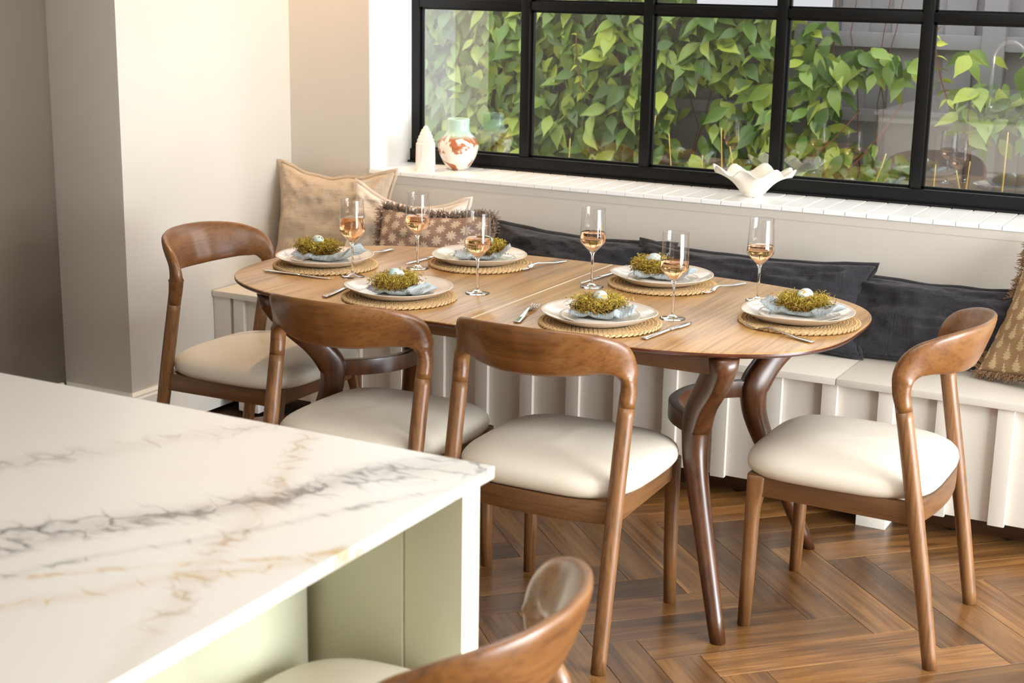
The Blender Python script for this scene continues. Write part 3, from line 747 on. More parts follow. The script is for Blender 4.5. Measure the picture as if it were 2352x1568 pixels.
def plate_mesh(R, h, seed, e=2.25):
    rg = random.Random(seed); ph = rg.uniform(0, 6); q = MB()
    prof = [(0, 0), (.55, 0), (.60, .001), (.78, h*.30), (.93, h*.75), (.99, h*.97), (1.0, h), (.985, h+.0012), (.955, h*.93), (.84, h*.52), (.70, h*.25), (.62, .0055), (.4, .005), (0, .005)]
    n = 64; rings = []
    for s_, z in prof:
        ring = []
        for j in range(n):
            a = 2*PI*j/n; c, sn = math.cos(a), math.sin(a); k = 1/((abs(c)**e+abs(sn)**e)**(1/e))
            r_ = R*s_*(1+(k-1)*s_)*(1+.010*math.sin(3*a+ph)*s_+.006*math.sin(5*a+1.7*ph)*s_)
            zz = z+(.0016*math.sin(2*a+ph) if s_ > .9 else 0)
            ring.append((r_*c, r_*sn, zz))
        rings.append(ring)
    q.loft(rings, True, False)
    for i in range(5*n, 8*n): q.mi[i] = 1
    me = q.mesh('plate'); bm = bmesh.new(); bm.from_mesh(me); bmesh.ops.remove_doubles(bm, verts=bm.verts, dist=1e-5); bmesh.ops.recalc_face_normals(bm, faces=bm.faces); bm.to_mesh(me); bm.free()
    for f in me.polygons: f.use_smooth = True
    me.materials.append(MT['ceramic']); me.materials.append(MT['rim']); return me
def napkin(seed, curl, wx=.19, wy=.095, sq=0):
    """folded linen napkin: layered slab with waves and lifted end"""
    rg = random.Random(seed); ox = rg.uniform(0, 50); nx, ny = 30, 14; rings = []
    def pt(u, v, w):
        x = wx*(u-.5); y = wy*(v-.5)*(1+.10*math.sin(3*u+ox))+.008*math.sin(5*u+ox)
        f = abs(noise.noise(Vector((u*4+ox, v*3, 0))))*.012+noise.noise(Vector((u*9+ox, v*5, 3)))*.0016
        z = .0085+f*(w > 0)*(.3+.7*abs(2*u-1))
        th = .0062*(1-abs(2*v-1)**8)*(1-abs(2*u-1)**10)*(1+.35*noise.noise(Vector((u*5+ox, v*2, 1))))+.0008
        lift = curl*max(0, (u-.72)/.28)**1.6*(.6+.4*math.sin(v*3+.6)); z += lift*1.5
        z += .016*max(0, (.25-u)/.25)**2*(.35+sq)+.010*math.exp(-((u-.70-.12*v)/.05)**2)*(w > -2)+.006*math.exp(-((u-.30+.1*v)/.06)**2)
        return (x, y, z+th*w)
    q = MB()
    for i in range(nx+1):
        u = i/nx; ring = [pt(u, j/ny, 1) for j in range(ny+1)]+[pt(u, 1-j/ny, -1) for j in range(ny+1)]
        rings.append(ring)
    q.loft(rings); return q, pt
def nest_mesh(seed):
    rg = random.Random(seed); q = MB()
    for i in range(3600):
        a = rg.uniform(0, 2*PI); k = rg.random()
        rad = rg.gauss(.037, .011); z = abs(rg.gauss(.016, .010)) if k < .8 else rg.uniform(.02, .038)
        if rad < .016: z *= .5
        p = Vector((rad*1.25*math.cos(a), rad*.98*math.sin(a), z)); t = Vector((-math.sin(a), math.cos(a), rg.uniform(-.5, .7)))
        if rg.random() < .35: t = Vector((math.cos(a), math.sin(a), rg.uniform(-.2, 1.1)))
        t = (t+Vector((rg.gauss(0, .6), rg.gauss(0, .6), rg.gauss(0, .3)))).normalized(); pts = [p]; L = rg.uniform(.0020, .0046)
        for s_ in range(4):
            t = (t+Vector((rg.gauss(0, .95), rg.gauss(0, .95), rg.gauss(0, .75)))).normalized(); p = p+t*L; p.z = max(.001, p.z); 
            if p.z > .046: p.z = .046-rg.random()*.006
            pts.append(p.copy())
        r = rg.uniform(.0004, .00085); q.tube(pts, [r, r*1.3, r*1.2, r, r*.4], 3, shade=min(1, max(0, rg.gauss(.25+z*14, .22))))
    # dense core
    rings = []
    for (s_, z) in ((.034, 0), (.042, .006), (.041, .014), (.035, .022), (.022, .020), (.010, .014), (.001, .013)):
        rings.append([(s_*1.2*math.cos(2*PI*j/20)*(1+.1*rg.uniform(-1, 1)), s_*.98*math.sin(2*PI*j/20)*(1+.1*rg.uniform(-1, 1)), z+rg.uniform(-.002, .002)*(z > 0)) for j in range(20)])
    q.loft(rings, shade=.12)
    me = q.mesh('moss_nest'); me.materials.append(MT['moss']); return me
def egg_mesh(name, m):
    q = MB(); prof = []
    for i in range(13):
        t = PI*i/12; x = -math.cos(t)*.0245; r = math.sin(t)*.0185*(1-.12*math.cos(t)*-1)
        prof.append((max(r, .0002), x))
    q.lathe(prof, 20); me = q.mesh(name)
    for f in me.polygons: f.use_smooth = True
    me.materials.append(m); return me
nests = [nest_mesh(1), nest_mesh(2)]; eggs = [egg_mesh('egg', MT['egg']), egg_mesh('egg', MT['egg_gold'])]
# x, y, plate turn, side plate?, napkin angle, curl, nest dx, dy, egg kind, words
SET = [(-2.605, 3.672, .3, 1, .05, .030, -.035, .012, 0, 'left end of the table'),
       (-2.172, 3.405, 1.1, 0, .12, .006, -.010, .000, 0, 'near left of the table'),
       (-2.225, 3.945, 2.0, 1, .42, .026, .012, .020, 0, 'far left, in front of the fringed cushion'),
       (-1.573, 3.415, 2.6, 1, .32, .016, .000, .000, 1, 'near side, right of the centre joint'),
       (-1.630, 3.962, .9, 1, .15, .020, -.035, .012, 1, 'far side, right of the centre joint'),
       (-1.143, 3.712, 1.7, 1, -.10, .020, .010, .012, 1, 'right end of the table')]
big = plate_mesh(.1455, .026, 4); small = plate_mesh(.104, .009, 8, 2.15)
for i, (x, y, pr, sp_, na, curl, ndx, ndy, ek, wd) in enumerate(SET):
    o = link('placemat', mat_me, None, None, (x+.006, y-.006, ZT), (0, 0, pr*2)); o.scale = (1.035, 1.035, 1); tag(o, 'round braided jute placemat at the '+wd, 'placemat', 'braided jute placemats')
    z = ZT+.0076
    o = link('dinner_plate', big, None, None, (x, y, z), (0, 0, pr)); tag(o, 'large off-white stoneware plate at the '+wd, 'plate', 'large stoneware plates')
    z += .0052
    if sp_:
        o = link('side_plate', small, None, None, (x+.004, y+.002, z+.0005), (0, 0, pr+1)); tag(o, 'small off-white plate stacked on the large one, '+wd, 'plate', 'small stoneware plates'); z += .0062
    q, ptf = napkin(10+i, curl, .20 if i in (0, 5) else .165, .10 if i != 5 else .085, 1 if i == 5 else 0)
    nloc = (x+.012, y+.002, z)
    o = q.build('napkin', MT['napkin'], None, nloc, (0, 0, na), True); tag(o, 'folded frayed pale blue linen napkin at the '+wd, 'napkin', 'pale blue napkins')
    # frayed edge
    fq = MB(); rg = random.Random(i+50)
    for k in range(150):
        if rg.random() < .6: u, v = rg.random()*.8, 0.0; dr = Vector((rg.gauss(0, .4), -1, rg.gauss(-.15, .3)))
        else: u, v = 0.0, rg.random(); dr = Vector((-1, rg.gauss(0, .4), rg.gauss(-.15, .3)))
        p = Vector(ptf(u, v, rg.choice((-.5, .5)))); L = rg.uniform(.003, .007)
        pe = p+dr.normalized()*L; pe.z = max(pe.z, .0015); fq.tube([p, (p+pe)/2+Vector((0, 0, .0008)), pe], .00035, 3)
    fo = fq.build('frayed_edge', MT['napkin'], o); tag(fo, kind='stuff')
    # top height of napkin under the nest
    nz = z+.0145
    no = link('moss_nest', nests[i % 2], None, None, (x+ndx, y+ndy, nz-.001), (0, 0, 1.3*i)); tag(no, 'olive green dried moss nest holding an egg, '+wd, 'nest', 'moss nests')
    e = link('egg', eggs[ek], None, None, (x+ndx+.002, y+ndy, nz+.0345), (PI/2+.1, .1, .9+i)); tag(e, ('pale blue gold-flecked' if ek else 'pale blue speckled')+' egg in the moss nest, '+wd, 'egg', 'speckled eggs')

# wine glasses
def glass(level):
    r = empty('wine_glass', (0, 0, 0))
    q = MB(); q.lathe([(0, 0), (.033, 0), (.034, .0012), (.033, .0022), (.016, .0042), (.0065, .009), (.0036, .018), (.0034, .060), (.0036, .088), (.0055, .0965), (.0085, .1005), (.0, .1012)], 40)
    q.build('stem', MT['stem'], r, smooth=True)
    q = MB(); q.lathe([(.0086, .1009), (.0195, .1120), (.0335, .1270), (.0368, .1325), (.0375, .1370), (.0368, .150), (.0352, .185), (.0335, .2262), (.0332, .2275), (.0329, .2262), (.0346, .185), (.0362, .150), (.0368, .1370), (.0360, .1330), (.0328, .1280), (.0190, .1135), (.0080, .1030), (.0, .1025)], 48)
    q.build('bowl', MT['bowl'], r, smooth=True)
    def rad(z):
        T = [(.1030, .0), (.1045, .0085), (.1138, .0184), (.1283, .0322), (.1332, .0354), (.1370, .0363), (.150, .0357), (.185, .0341)]
        for (a, ra), (b, rb) in zip(T, T[1:]):
            if a <= z <= b: return ra+(rb-ra)*(z-a)/(b-a)
    zs = [z for z in (.1045, .1138, .1283, .1332, .1370, .150) if z < level-.002]+[level-.0006]
    q = MB(); q.lathe([(0, .1036)]+[(rad(z), z) for z in zs]+[(rad(level)-.0008, level), (0, level-.0002)], 40)
    q.build('wine', MT['wine'], r, smooth=True); return r
GL = [(-2.437, 3.572, .176, 'rose-filled wine glass, fullest one, right of the left-end plate'),
      (-2.348, 3.787, .160, 'wine glass of rose between the left-end and far left plates'),
      (-2.017, 3.568, .156, 'wine glass of rose between the near left and far left plates'),
      (-1.786, 3.822, .158, 'wine glass of rose standing beside the centre joint'),
      (-1.433, 3.569, .152, 'wine glass of rose nearest the viewer, right of the near side plate'),
      (-1.318, 3.905, .154, 'rightmost wine glass of rose, behind the right-end plate')]
for k, (x, y, lv, lab) in enumerate(GL):
    g = glass(lv); g.location = (x, y, ZT); g.rotation_euler = (0, 0, k); tag(g, lab, 'glass', 'wine glasses of rose')

# cutlery
def fork():
    r = empty('fork', (0, 0, 0))
    def prof(x):  # half width, z, half thickness
        T = [(0, .0085, .0032, .0013), (.004, .0098, .0032, .0014), (.05, .0078, .004, .0015), (.10, .0042, .009, .0019), (.122, .0034, .0115, .0019), (.140, .0070, .0095, .0014), (.150, .0115, .0065, .0012), (.160, .0122, .0048, .0011)]
        for a, b in zip(T, T[1:]):
            if a[0] <= x <= b[0]:
                t = (x-a[0])/(b[0]-a[0]); return [a[i]+(b[i]-a[i])*t for i in (1, 2, 3)]
        return T[-1][1:]
    q = MB(); rings = []
    for i in range(33):
        x = .16*i/32; w_, z, h = prof(x); rings.append([(x, w_*math.cos(2*PI*j/10), z+h*math.sin(2*PI*j/10)) for j in range(10)])
    q.loft(rings); q.build('handle', MT['steel'], r, smooth=True)
    for k in range(4):
        y = -.0099+.0066*k; q = MB(); pts = [(.157, y, .0050), (.170, y, .0034), (.185, y*.98, .0030), (.196, y*.96, .0052), (.204, y*.95, .0085)]
        q.tube(pts, [.0016, .0016, .0015, .0013, .0006], 6); q.build('tine', MT['steel'], r, smooth=True)
    return r
def knife():
    r = empty('knife', (0, 0, 0)); q = MB(); rings = []
    for x, w_, h in ((0, .0075, .0016), (.003, .0092, .0022), (.05, .0085, .0026), (.095, .0068, .0028), (.110, .0062, .0028), (.116, .0058, .0024)):
        rings.append([(x, w_*math.cos(2*PI*j/10), .0032+h*math.sin(2*PI*j/10)) for j in range(10)])
    q.loft(rings); q.build('handle', MT['steel'], r, smooth=True)
    q = MB(); rings = []
    for i in range(12):
        t = i/11; x = .116+.106*t; top = .0065*(1-.25*t) if t < .8 else .0065*(.8-(t-.8)*2.2); bot = -(.0052+.006*math.sin(min(1, t*1.6)*PI/2))*(1 if t < .65 else 1-((t-.65)/.35)**2*1.05)
        rings.append([(x, bot, .0030), (x, (top+bot)/2, .0039), (x, top, .0036), (x, top, .0024), (x, (top+bot)/2, .0021), (x, bot, .0028)])
    q.loft(rings); q.build('blade', MT['steel_blade'], r, smooth=True); return r
F0, K0 = fork(), knife()
def put(src, first, ax, ay, bx, by, lab, cat, grp, z=ZT, back=0):
    o = src if first else copy_tree(src)
    d = math.atan2(by-ay, bx-ax); o.location = (ax-back*math.cos(d), ay-back*math.sin(d), z+.0002); o.rotation_euler = (0, 0, d); o.scale = (1.08, 1.08, 1.08); tag(o, lab, cat, grp)
KN = [(-2.70, 3.498, -2.489, 3.504, 'knife lying left of the left-end plate, nearest the table corner', 0),
      (-2.337, 3.288, -2.371, 3.50, 'knife half hidden under the near left plate edge', 0),
      (-2.388, 4.05, -2.403, 3.84, 'knife left of the far left plate, by the wine glass stem', 0),
      (-1.403, 3.31, -1.370, 3.548, 'knife right of the near side plate, in front of the nearest glass', 0),
      (-1.812, 4.075, -1.826, 3.865, 'knife left of the far side plate, by the centre joint', 0)]
for i, (a, b, c, d, lab, _) in enumerate(KN): put(K0, i == 0, a, b, c, d, 'steel '+lab, 'knife', 'steel table knives')
FK = [(-2.577, 4.000, -2.573, 3.814, 'fork behind the left-end plate, only its tip showing', 0),
      (-2.020, 4.125, -2.072, 3.930, 'fork right of the far left plate', 0),
      (-1.751, 3.301, -1.800, 3.500, 'fork left of the near side plate, beside the centre joint', 0),
      (-1.428, 4.105, -1.478, 3.910, 'fork right of the far side plate', 0),
      (-1.035, 3.500, -1.215, 3.575, 'fork in front of the right-end plate', 0)]
for i, (a, b, c, d, lab, _) in enumerate(FK): put(F0, i == 0, a, b, c, d, 'steel '+lab, 'fork', 'steel table forks')

# ============================================================ CUSHIONS
def pillow(name, w, h, t, m, loc, rot, lab, seed=0, ear=.06, flange=.0, wr=.006, sag=0, nx=46, ny=34, grp=None, fringe=None, edge=None, cols=0.0):
    """loc = middle of the bottom edge; local x = width, z = height, -y = front. pinched corners, slack top, creases"""
    def pos(u, v, sd, fl=0):
        # u, v in -1..1
        au, av = abs(u), abs(v)
        x = w/2*u*(1-ear*(1-av**2)*au**2.0); z = h/2*v*(1-ear*(1-au**2)*av**2.0)
        pr = (max(0, 1-au**2.6)*max(0, 1-av**2.6))**.62
        y = sd*t/2*pr
        nv = Vector((u*1.6+seed, v*1.6, sd*.7)); k = (1-max(au, av)**6)
        y += sd*pr**.3*k*(noise.noise(nv*1.3)*wr*1.6+noise.noise(Vector((u*2.2+seed*2, v*7, sd)))*wr*.8)
        # radiating corner creases
        for cu in (-1, 1):
            for cv in (-1, 1):
                du, dv = u-cu, v-cv; d = math.hypot(du, dv)
                if d < .9: y += sd*math.sin(math.atan2(dv*cv, du*cu)*9+seed)*wr*.55*math.sin(min(1, d/.9)*PI)*k
        cr = noise.noise(Vector((u*w*7+seed, v*h*13+u*2, sd*3))); y += sd*k*((1-abs(cr)*2)**3*wr*.9 if abs(cr) < .5 else 0)
        y += sd*k*noise.noise(Vector((u*w*18+seed, v*h*26, sd*3)))*wr*.5
        if v > 0:
            z -= sag*h*(1-au**2)*av**3; 
            z += noise.noise(Vector((u*2.5+seed*3, 5, 0)))*h*.03*av**4
        x += noise.noise(Vector((v*3+seed, 9, u)))*w*.010*au**4
        return Vector((x, y, z+h/2))
    q = MB(); idx = {}; uvs = []
    for sd in (-1, 1):
        for i in range(nx+1):
            for j in range(ny+1):
                u, v = -1+2*i/nx, -1+2*j/ny
                u, v = math.sin(u*PI/2)*.35+u*.65, math.sin(v*PI/2)*.35+v*.65
                if sd == 1 and (i in (0, nx) or j in (0, ny)): idx[(sd, i, j)] = idx[(-1, i, j)]; continue
                idx[(sd, i, j)] = len(q.v); q.v.append(tuple(pos(u, v, sd))); uvs.append((u*w/2+w, v*h/2+h))
    for sd in (-1, 1):
        for i in range(nx):
            for j in range(ny):
                f = (idx[(sd, i, j)], idx[(sd, i+1, j)], idx[(sd, i+1, j+1)], idx[(sd, i, j+1)])
                q.f.append(f if sd == -1 else f[::-1]); q.mi.append(0)
    me = q.mesh(name); uvl = me.uv_layers.new(name='UVMap')
    for lp in me.loops: uvl.data[lp.index].uv = uvs[lp.vertex_index]
    o = link(name, me, m, None, loc, rot, True)
    tag(o, lab, 'cushion', grp)
    per = [(i/24*2-1, -1) for i in range(24)]+[(1, i/18*2-1) for i in range(18)]+[(1-i/24*2, 1) for i in range(24)]+[(-1, 1-i/18*2) for i in range(18)]
    P = [pos(u, v, -1) for u, v in per]; P = [Vector((p.x, p.y*.3, p.z)) for p in P]
    if flange:
        q = MB(); rings = []; n = len(P)
        for k in range(n):
            p = P[k]; c = Vector((0, 0, h/2)); d = (P[(k+1) % n]-P[k-1]).normalized(); out = Vector((d.z, 0, -d.x))
            if out.dot(p-c) < 0: out = -out
            cr = (p-c).normalized(); out = (out+cr*.0).normalized()
            wv = noise.noise(Vector((k*.35+seed, 2, 0)))*.010
            rings.append([p+Vector((0, -.0022, 0))-out*.004, p+out*flange+Vector((0, wv-.0014, 0)), p+out*flange+Vector((0, wv+.0014, 0)), p+Vector((0, .0022, 0))-out*.004])
        q.loft(rings, True, False, ringclose=True); q.build('flange', edge or m, o, smooth=True)
    if fringe:
        q = MB(); rg = random.Random(seed); n = len(P)
        for k in range(1500):
            f = rg.random()*n; a = int(f) % n; p = P[a].lerp(P[(a+1) % n], f-int(f)); c = Vector((0, 0, h/2))
            d = (P[(a+1) % n]-P[a]).normalized(); out = Vector((d.z, 0, -d.x))
            if out.dot(p-c) < 0: out = -out
            t = (out+d*rg.gauss(0, .45)+Vector((0, rg.gauss(-.1, .45), 0))).normalized(); pts = [p-out*.004]; pp = pts[0]; L = fringe/3*rg.uniform(.6, 1.15)
            for s_ in range(3):
                pp = pp+t*L; pts.append(pp); t = (t+Vector((rg.gauss(0, .35), rg.gauss(0, .3), rg.gauss(-.05, .3)))).normalized()
            r = rg.uniform(.0009, .0016); q.tube(pts, [r, r*1.3, r*1.2, r*.8], 3)
        fo = q.build('fringe', edge, o); tag(fo, kind='stuff')
    return o
BZ = .452
def lean(deg): return -math.radians(deg)
PIL = [
 dict(name='cushion', w=.515, h=.445, t=.15, m=MT['linen'], loc=(-3.292, 4.655, BZ+.004), rot=(lean(10), 0, .04), lab='large square oatmeal linen cushion in the corner by the plain wall', seed=3, ear=.12, wr=.010, sag=.07, flange=.012),
 dict(name='cushion', w=.50, h=.405, t=.13, m=MT['linen_pale'], loc=(-2.945, 4.545, BZ+.005), rot=(lean(19), .05, -.02), lab='pale slouching linen cushion behind the fringed one', seed=8, ear=.11, wr=.014, sag=.13, flange=.012),
 dict(name='cushion', w=.47, h=.36, t=.12, m=MT['print_star'], loc=(-2.715, 4.405, BZ+.004), rot=(lean(19), -.03, -.03), lab='brown cushion printed with pale stars and edged with curly fringe, left of the charcoal ones', seed=5, ear=.06, wr=.006, sag=.04, fringe=.034, edge=MT['fringe']),
 dict(name='cushion', w=.70, h=.30, t=.16, m=MT['linen_dark'], loc=(-2.25, 4.60, BZ+.008), rot=(lean(24), .02, -.01), lab='charcoal linen bolster cushion, leftmost of the three dark ones', seed=11, ear=.09, wr=.016, sag=.03, flange=.012, grp='charcoal linen cushions'),
 dict(name='cushion', w=.82, h=.30, t=.17, m=MT['linen_dark'], loc=(-1.60, 4.565, BZ+.008), rot=(lean(24), -.005, 0), lab='charcoal linen cushion with peaked corner, middle of the three dark ones', seed=14, ear=.11, wr=.016, sag=.02, flange=.010, grp='charcoal linen cushions'),
 dict(name='cushion', w=.74, h=.265, t=.15, m=MT['linen_dark'], loc=(-.965, 4.60, BZ+.008), rot=(lean(26), 0, .02), lab='charcoal linen cushion, rightmost of the three, behind the right-hand chair', seed=17, ear=.08, wr=.014, sag=.02, flange=.010, grp='charcoal linen cushions'),
 dict(name='cushion', w=.50, h=.44, t=.12, m=MT['print_fern'], loc=(-.60, 4.455, BZ+.02), rot=(lean(33), 0, -.36), lab='tan cushion with pale fern print and brown fringe at the right edge of the bench', seed=21, ear=.08, wr=.007, sag=.02, fringe=.030, edge=MT['fringe2']),
]
for d in PIL: pillow(**d)

# ============================================================ THINGS ON THE SILL
SZT = .8782
# crystal tower
q = MB(); rg = random.Random(4); n = 14
lv = [(0, .039), (.004, .0395), (.05, .0385), (.106, .0372), (.108, .0335), (.120, .0322), (.122, .0290), (.133, .0272), (.135, .0236), (.146, .0214), (.148, .0178), (.157, .0150), (.159, .0115), (.167, .0080), (.171, .0030)]
jit = [rg.uniform(-.05, .05) for _ in range(n)]; rings = []
for z, r in lv:
    ring = []
    for j in range(n):
        a = 2*PI*j/n; c, s_ = math.cos(a), math.sin(a); k = 1/((abs(c)**5+abs(s_)**5)**.2)
        rr = r*k*.93*(1+jit[j]*.8+rg.uniform(-.02, .02)); ring.append((rr*c, rr*s_, z+(rg.uniform(-.0015, .0015) if 0 < z < .17 else 0)))
    rings.append(ring)
q.loft(rings); o = q.build('crystal_tower', MT['crystal'], None, (-2.998, 4.892, SZT), (0, 0, .4)); tag(o, 'pale rough-cut selenite tower with stepped tip on the left of the sill', 'ornament')
# vase
prof = [(0, 0), (.030, 0), (.036, .003), (.050, .018), (.068, .048), (.0785, .082), (.079, .096), (.072, .112), (.056, .133), (.046, .145), (.0435, .155), (.0435, .175), (.0445, .193), (.042, .195), (.040, .190), (.0395, .155), (.045, .138), (.060, .115), (.066, .09), (.055, .04), (.02, .010), (0, .010)]
q = MB(); C = catmull([(r, z, 0) for r, z in prof[1:13]], 3); q.lathe([(0, 0)]+[(max(c.x, 0), c.y) for c in C]+prof[13:], 48)
o = q.build('vase', MT['vase'], None, (-2.918, 5.000, SZT), (0, 0, 2.0), True); tag(o, 'round ceramic vase with mint neck and russet blotches beside the crystal tower', 'vase')
# clam shell bowl
q = MB(); nu, nv = 72, 16
def shell(u, v, off):
    a = 2*PI*u; k = 6.5
    lob = math.cos(a*8+.9)+.25*math.cos(a*3+2)
    rx = .034+.050*v**.6+.058*v**2.2; ry = .030+.032*v**.6+.030*v**2.2; z = .010+.086*v**.95-.008*v**3
    amp = v**2.5
    z += amp*.0145*lob
    f = 1+.055*amp*lob
    n_ = off*.0035
    return ((rx*f-n_)*math.cos(a), (ry*f-n_)*math.sin(a), z+n_*.4+(.006 if off else 0)*(1-v))
rings = [[shell(j/nu, i/nv, 0) for j in range(nu)] for i in range(nv+1)]+[[shell(j/nu, 1-i/nv, 1) for j in range(nu)] for i in range(nv+1)]
rings = [[(.001*math.cos(2*PI*j/nu), .001*math.sin(2*PI*j/nu), 0) for j in range(nu)], [(.034*math.cos(2*PI*j/nu), .028*math.sin(2*PI*j/nu), 0) for j in range(nu)], [(.036*math.cos(2*PI*j/nu), .029*math.sin(2*PI*j/nu), .006) for j in range(nu)]]+rings+[[(.001*math.cos(2*PI*j/nu), .001*math.sin(2*PI*j/nu), .020) for j in range(nu)]]
q.loft(rings, True, False); o = q.build('shell_bowl', MT['shell'], None, (-1.715, 4.965, SZT), (0, 0, .10), True); tag(o, 'white ruffled clam shell bowl standing on the window sill', 'bowl')

# ============================================================ GARDEN
q = MB(); q.box(-7, 4, 5.2, 8.6, -.5, -.02); tag(q.build('ground', MT['soil']), kind='structure')
FYY = 6.95
fence = empty('garden_fence', (-1.9, FYY, -.02)); tag(fence, 'dark grey boarded garden fence with horizontal rails behind the climbing plant', 'fence'); FO = Vector(fence.location)
x = -6.2; rg = random.Random(9); i = 0
while x < 2.6:
    wd = .128; dy = rg.uniform(-.002, .002)+(.021 if i % 2 else 0)
    q = MB(); q.box(-wd/2, wd/2, -.009, .009, 0, 2.0+rg.uniform(-.01, .01)); o = q.build('board', MT['fence'], fence, (x-FO.x, dy, 0)); x += .118; i += 1
for z0, z1 in ((.55, .65), (1.00, 1.055), (1.335, 1.40), (1.85, 1.93)):
    q = MB(); q.box(-4.4, 4.4, -.06, -.010, z0, z1); q.build('rail', MT['fence'], fence, (0, 0, 0), bevel=.004)
for x in (-4.9, -3.1, -1.32, .5):
    q = MB(); q.box(x-FO.x-.05, x-FO.x+.05, -.07, -.012, 0, 2.02); q.build('post', MT['fence'], fence, bevel=.004)

def leaf_geo(L, W_, fold, curl):
    """ovate leaf: midrib along +y, tip at y = L"""
    V = []; F = []; n = 6
    ws = [0.03, .62, .97, .95, .66, .24, 0.0]
    for i in range(n+1):
        t = i/n; y = L*t; z = -curl*L*t*t; w_ = W_/2*ws[i]
        V += [(-w_, y, z+fold*w_), (0, y, z), (w_, y, z+fold*w_)]
    for i in range(n):
        a = i*3; F += [(a, a+1, a+4, a+3), (a+1, a+2, a+5, a+4)]
    return V, F
def place_leaf(rg, big_=1):
    L = rg.uniform(.08, .14)*big_; return L, L*rg.uniform(.38, .54), rg.uniform(.1, .45), rg.uniform(.05, .35)
def leaf_matrix(rg, p):
    # upper surface looks out to -y and up; tip hangs down and to a side
    nrm = Vector((rg.gauss(0, .5), -1, rg.uniform(-.2, 1.5))).normalized()
    tip = Vector((rg.gauss(0, .75), -.25, -1+rg.uniform(0, .7))); tip = (tip-nrm*tip.dot(nrm)).normalized()
    xa = tip.cross(nrm).normalized(); Mx = Matrix((xa, tip, nrm)).transposed().to_4x4(); Mx.translation = p; return Mx
def dens(x, z):
    """how thick the climber grows over the fence, in metres along it"""
    e = noise.noise(Vector((x*1.7, z*1.7, 4)))*.35
    if x < -2.12+e*.7: return 1.0 if noise.noise(Vector((x*2.4, z*2.4, 9)))*1.0 > -.42 else .25
    d = 0
    for cx, cz, rx, rz, k in ((-1.84, 1.235, .25, .085, 1), (-1.22, 1.07, .26, .12, 1), (-1.95, .80, .34, .14, .9), (-1.50, .70, .3, .05, .3), (-1.05, 1.30, .12, .16, .7), (-2.03, 1.12, .10, .34, 1), (-1.36, 1.30, .06, .05, .8), (-1.0, 1.50, .14, .08, .7), (-.6, 1.2, .3, .5, .6), (.3, 1.0, .4, .5, .6)):
        q_ = ((x-cx)/rx)**2+((z-cz)/rz)**2
        if q_ < 1+e*.6: d = max(d, k*.75)
    return d
rg = random.Random(12); L0 = []
N = 0
while N < 15000:
    x = rg.uniform(-6.0, 1.0); z = rg.uniform(.0, 1.98); N += 1
    if rg.random() > dens(x, z)*(1 if x > -4.6 else .7): continue
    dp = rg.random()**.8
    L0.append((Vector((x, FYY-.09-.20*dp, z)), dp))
climber = empty('climbing_plant', (-3.2, FYY-.1, 0)); tag(climber, 'lush green climbing plant with pointed leaves covering the grey fence', 'climber'); CO = Vector(climber.location)
seen = [a for a in L0 if -4.35 < a[0].x < -1.0 and .6 < a[0].z < 1.62]
seen.sort(key=lambda a: -a[1]); front = seen[:295]; ids = {id(a) for a in front}; rest = [a for a in L0 if id(a) not in ids]
variants = []
for k in range(8):
    L, W_, fo, cu = place_leaf(rg, 1.1); V, F = leaf_geo(L, W_, fo, cu); q = MB(); q.add(V, F); me = q.mesh('leaf')
    for f in me.polygons: f.use_smooth = True
    me.materials.append(MT['leaf']); variants.append(me)
for p, d in front:
    o = link('leaf', rg.choice(variants), None, climber); o.matrix_local = Matrix.Translation(-CO) @ leaf_matrix(rg, p)
q = MB()
for p, d in rest:
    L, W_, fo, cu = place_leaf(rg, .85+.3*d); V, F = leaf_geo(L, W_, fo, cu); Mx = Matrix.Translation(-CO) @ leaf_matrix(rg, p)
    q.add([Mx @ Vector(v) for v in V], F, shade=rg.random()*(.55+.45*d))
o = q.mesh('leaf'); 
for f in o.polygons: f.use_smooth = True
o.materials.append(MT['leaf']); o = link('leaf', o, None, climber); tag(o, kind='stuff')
# stems
q = MB()
for k in range(46):
    x = rg.uniform(-5.6, -2.2) if k < 34 else rg.uniform(-2.1, .6); z = -.02; p = Vector((x, FYY-.085, z)); pts = [p]; dx = rg.gauss(0, .05)
    for s_ in range(12):
        p = p+Vector((dx*.16+rg.gauss(0, .025), rg.gauss(0, .006), .155)); p.y = min(p.y, FYY-.075); pts.append(p.copy())
    q.tube([pp-CO for pp in pts], [.005*(1-.06*i) for i in range(len(pts))], 5)
tag(q.build('stem', MT['vine_stem'], climber), kind='stuff')
# young yellow shoots hanging in front
for k, (x, z, dx) in enumerate(((-3.22, 1.30, .03), (-1.52, 1.36, .05), (-1.85, .98, -.18), (-1.66, 1.02, -.12), (-1.35, 1.05, .02))):
    sh = empty('young_shoot', (x, FYY-.33, z)); sh.parent = climber; sh.location = Vector((x, FYY-.33, z))-CO
    pts = [Vector((0, .12, .06)), Vector((0, .02, .03)), Vector((dx*.4, 0, -.06)), Vector((dx, -.01, -.16)), Vector((dx*1.6, 0, -.24))]
    C = catmull(pts, 4); q = MB(); q.tube(C, [.003]*len(C), 5); q.build('stem', MT['vine_stem'], sh)
    if k == 0 or k == 1:
        for c in C[4::2]:
            for sd in (-1, 1):
                V, F = leaf_geo(.055, .027, .3, .2); qq = MB(); qq.add(V, F); lo = qq.build('leaf', MT['young'], sh, smooth=True); lo.location = c
                lo.rotation_euler = (-.5+rg.gauss(0, .4), rg.gauss(0, .4), -sd*1.3+rg.gauss(0, .4))
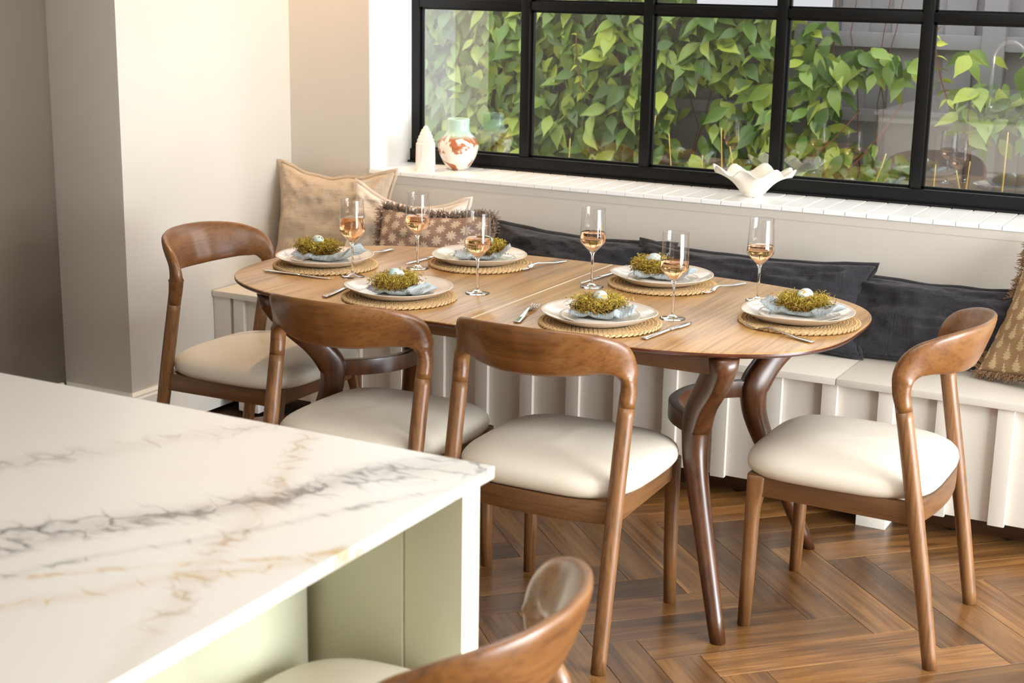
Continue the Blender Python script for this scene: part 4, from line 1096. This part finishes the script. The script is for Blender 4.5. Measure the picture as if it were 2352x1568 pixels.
# dried stalks and yellow stems just outside the glass
STK = ['short yellow stalk outside the first pane, right of the vase', 'straw-coloured stalk outside the second pane', 'tall straw stalk outside the third pane, left of the shell', 'short stalk outside the third pane, leftmost there',
       'leaning straw stalk just behind the shell bowl', 'stalk leaning right outside the fourth pane', 'yellow stalk just right of the fifth mullion', 'thin upright stalk second from the fifth mullion',
       'stalk leaning left outside the right-hand pane', 'tallest straw stalk outside the right-hand pane', 'leaning stalk outside the second pane, near the third mullion', 'short stalk at the far right of the glass']
for k, (x, y, h, lx) in enumerate(((-2.72, 5.55, .98, .0), (-2.36, 5.50, 1.10, .02), (-2.05, 5.6, 1.06, -.02), (-2.12, 5.5, .96, .0), (-1.92, 5.5, 1.00, -.05), (-1.50, 5.45, 1.02, .06), (-1.20, 5.4, 1.00, .0), (-1.10, 5.4, 1.02, .01), (-1.03, 5.45, .98, -.06), (-.98, 5.5, 1.12, .0), (-2.26, 5.62, 1.02, -.03), (-.90, 5.4, .95, .02))):
    o = MB(); pts = [Vector((0, 0, 0)), Vector((lx*.3, 0, h*.4)), Vector((lx, .01, h*.8)), Vector((lx*1.8, .02, h))]; C = catmull(pts, 4)
    o.tube(C, [.0045*(1-.04*i) for i in range(len(C))], 6)
    o = o.build('dried_stalk', MT['stalk'], None, (x, y, -.02), smooth=True); tag(o, STK[k], 'stalk', 'dried stalks outside the window')
wb = box('bright_patch_board', (-2.60, -1.97, FYY-.34, FYY-.325, 1.475, 1.80), MT['bright_patch'], None, .003); tag(wb, 'plain white board added to stand in for a bright patch high in the window glass', 'board')  # added board, stands in for an unidentified bright patch in the glass
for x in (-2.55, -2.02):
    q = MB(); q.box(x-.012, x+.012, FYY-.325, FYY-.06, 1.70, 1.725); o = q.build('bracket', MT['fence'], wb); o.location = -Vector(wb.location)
# ceiling lamp in the corner: recessed downlight
dl = empty('downlight', (-3.36, 4.52, CZ)); tag(dl, 'small recessed warm ceiling downlight above the cushion corner', 'lamp')
q = MB(); q.lathe([(.030, -.001), (.042, -.001), (.042, -.004), (.030, -.006), (.028, .0)], 24); q.build('trim_ring', MT['white'], dl, smooth=True)
for (x, y) in ((-3.36, 4.52),):
    l = bpy.data.lights.new('downlight_lamp', 'SPOT'); l.energy = 65; l.color = (1, .60, .28); l.spot_size = 1.9; l.spot_blend = .8; l.shadow_soft_size = .03
    o = bpy.data.objects.new('downlight_lamp', l); COL.objects.link(o); o.location = (x, y, CZ-.02); o.rotation_euler = (.0, 0, 0)
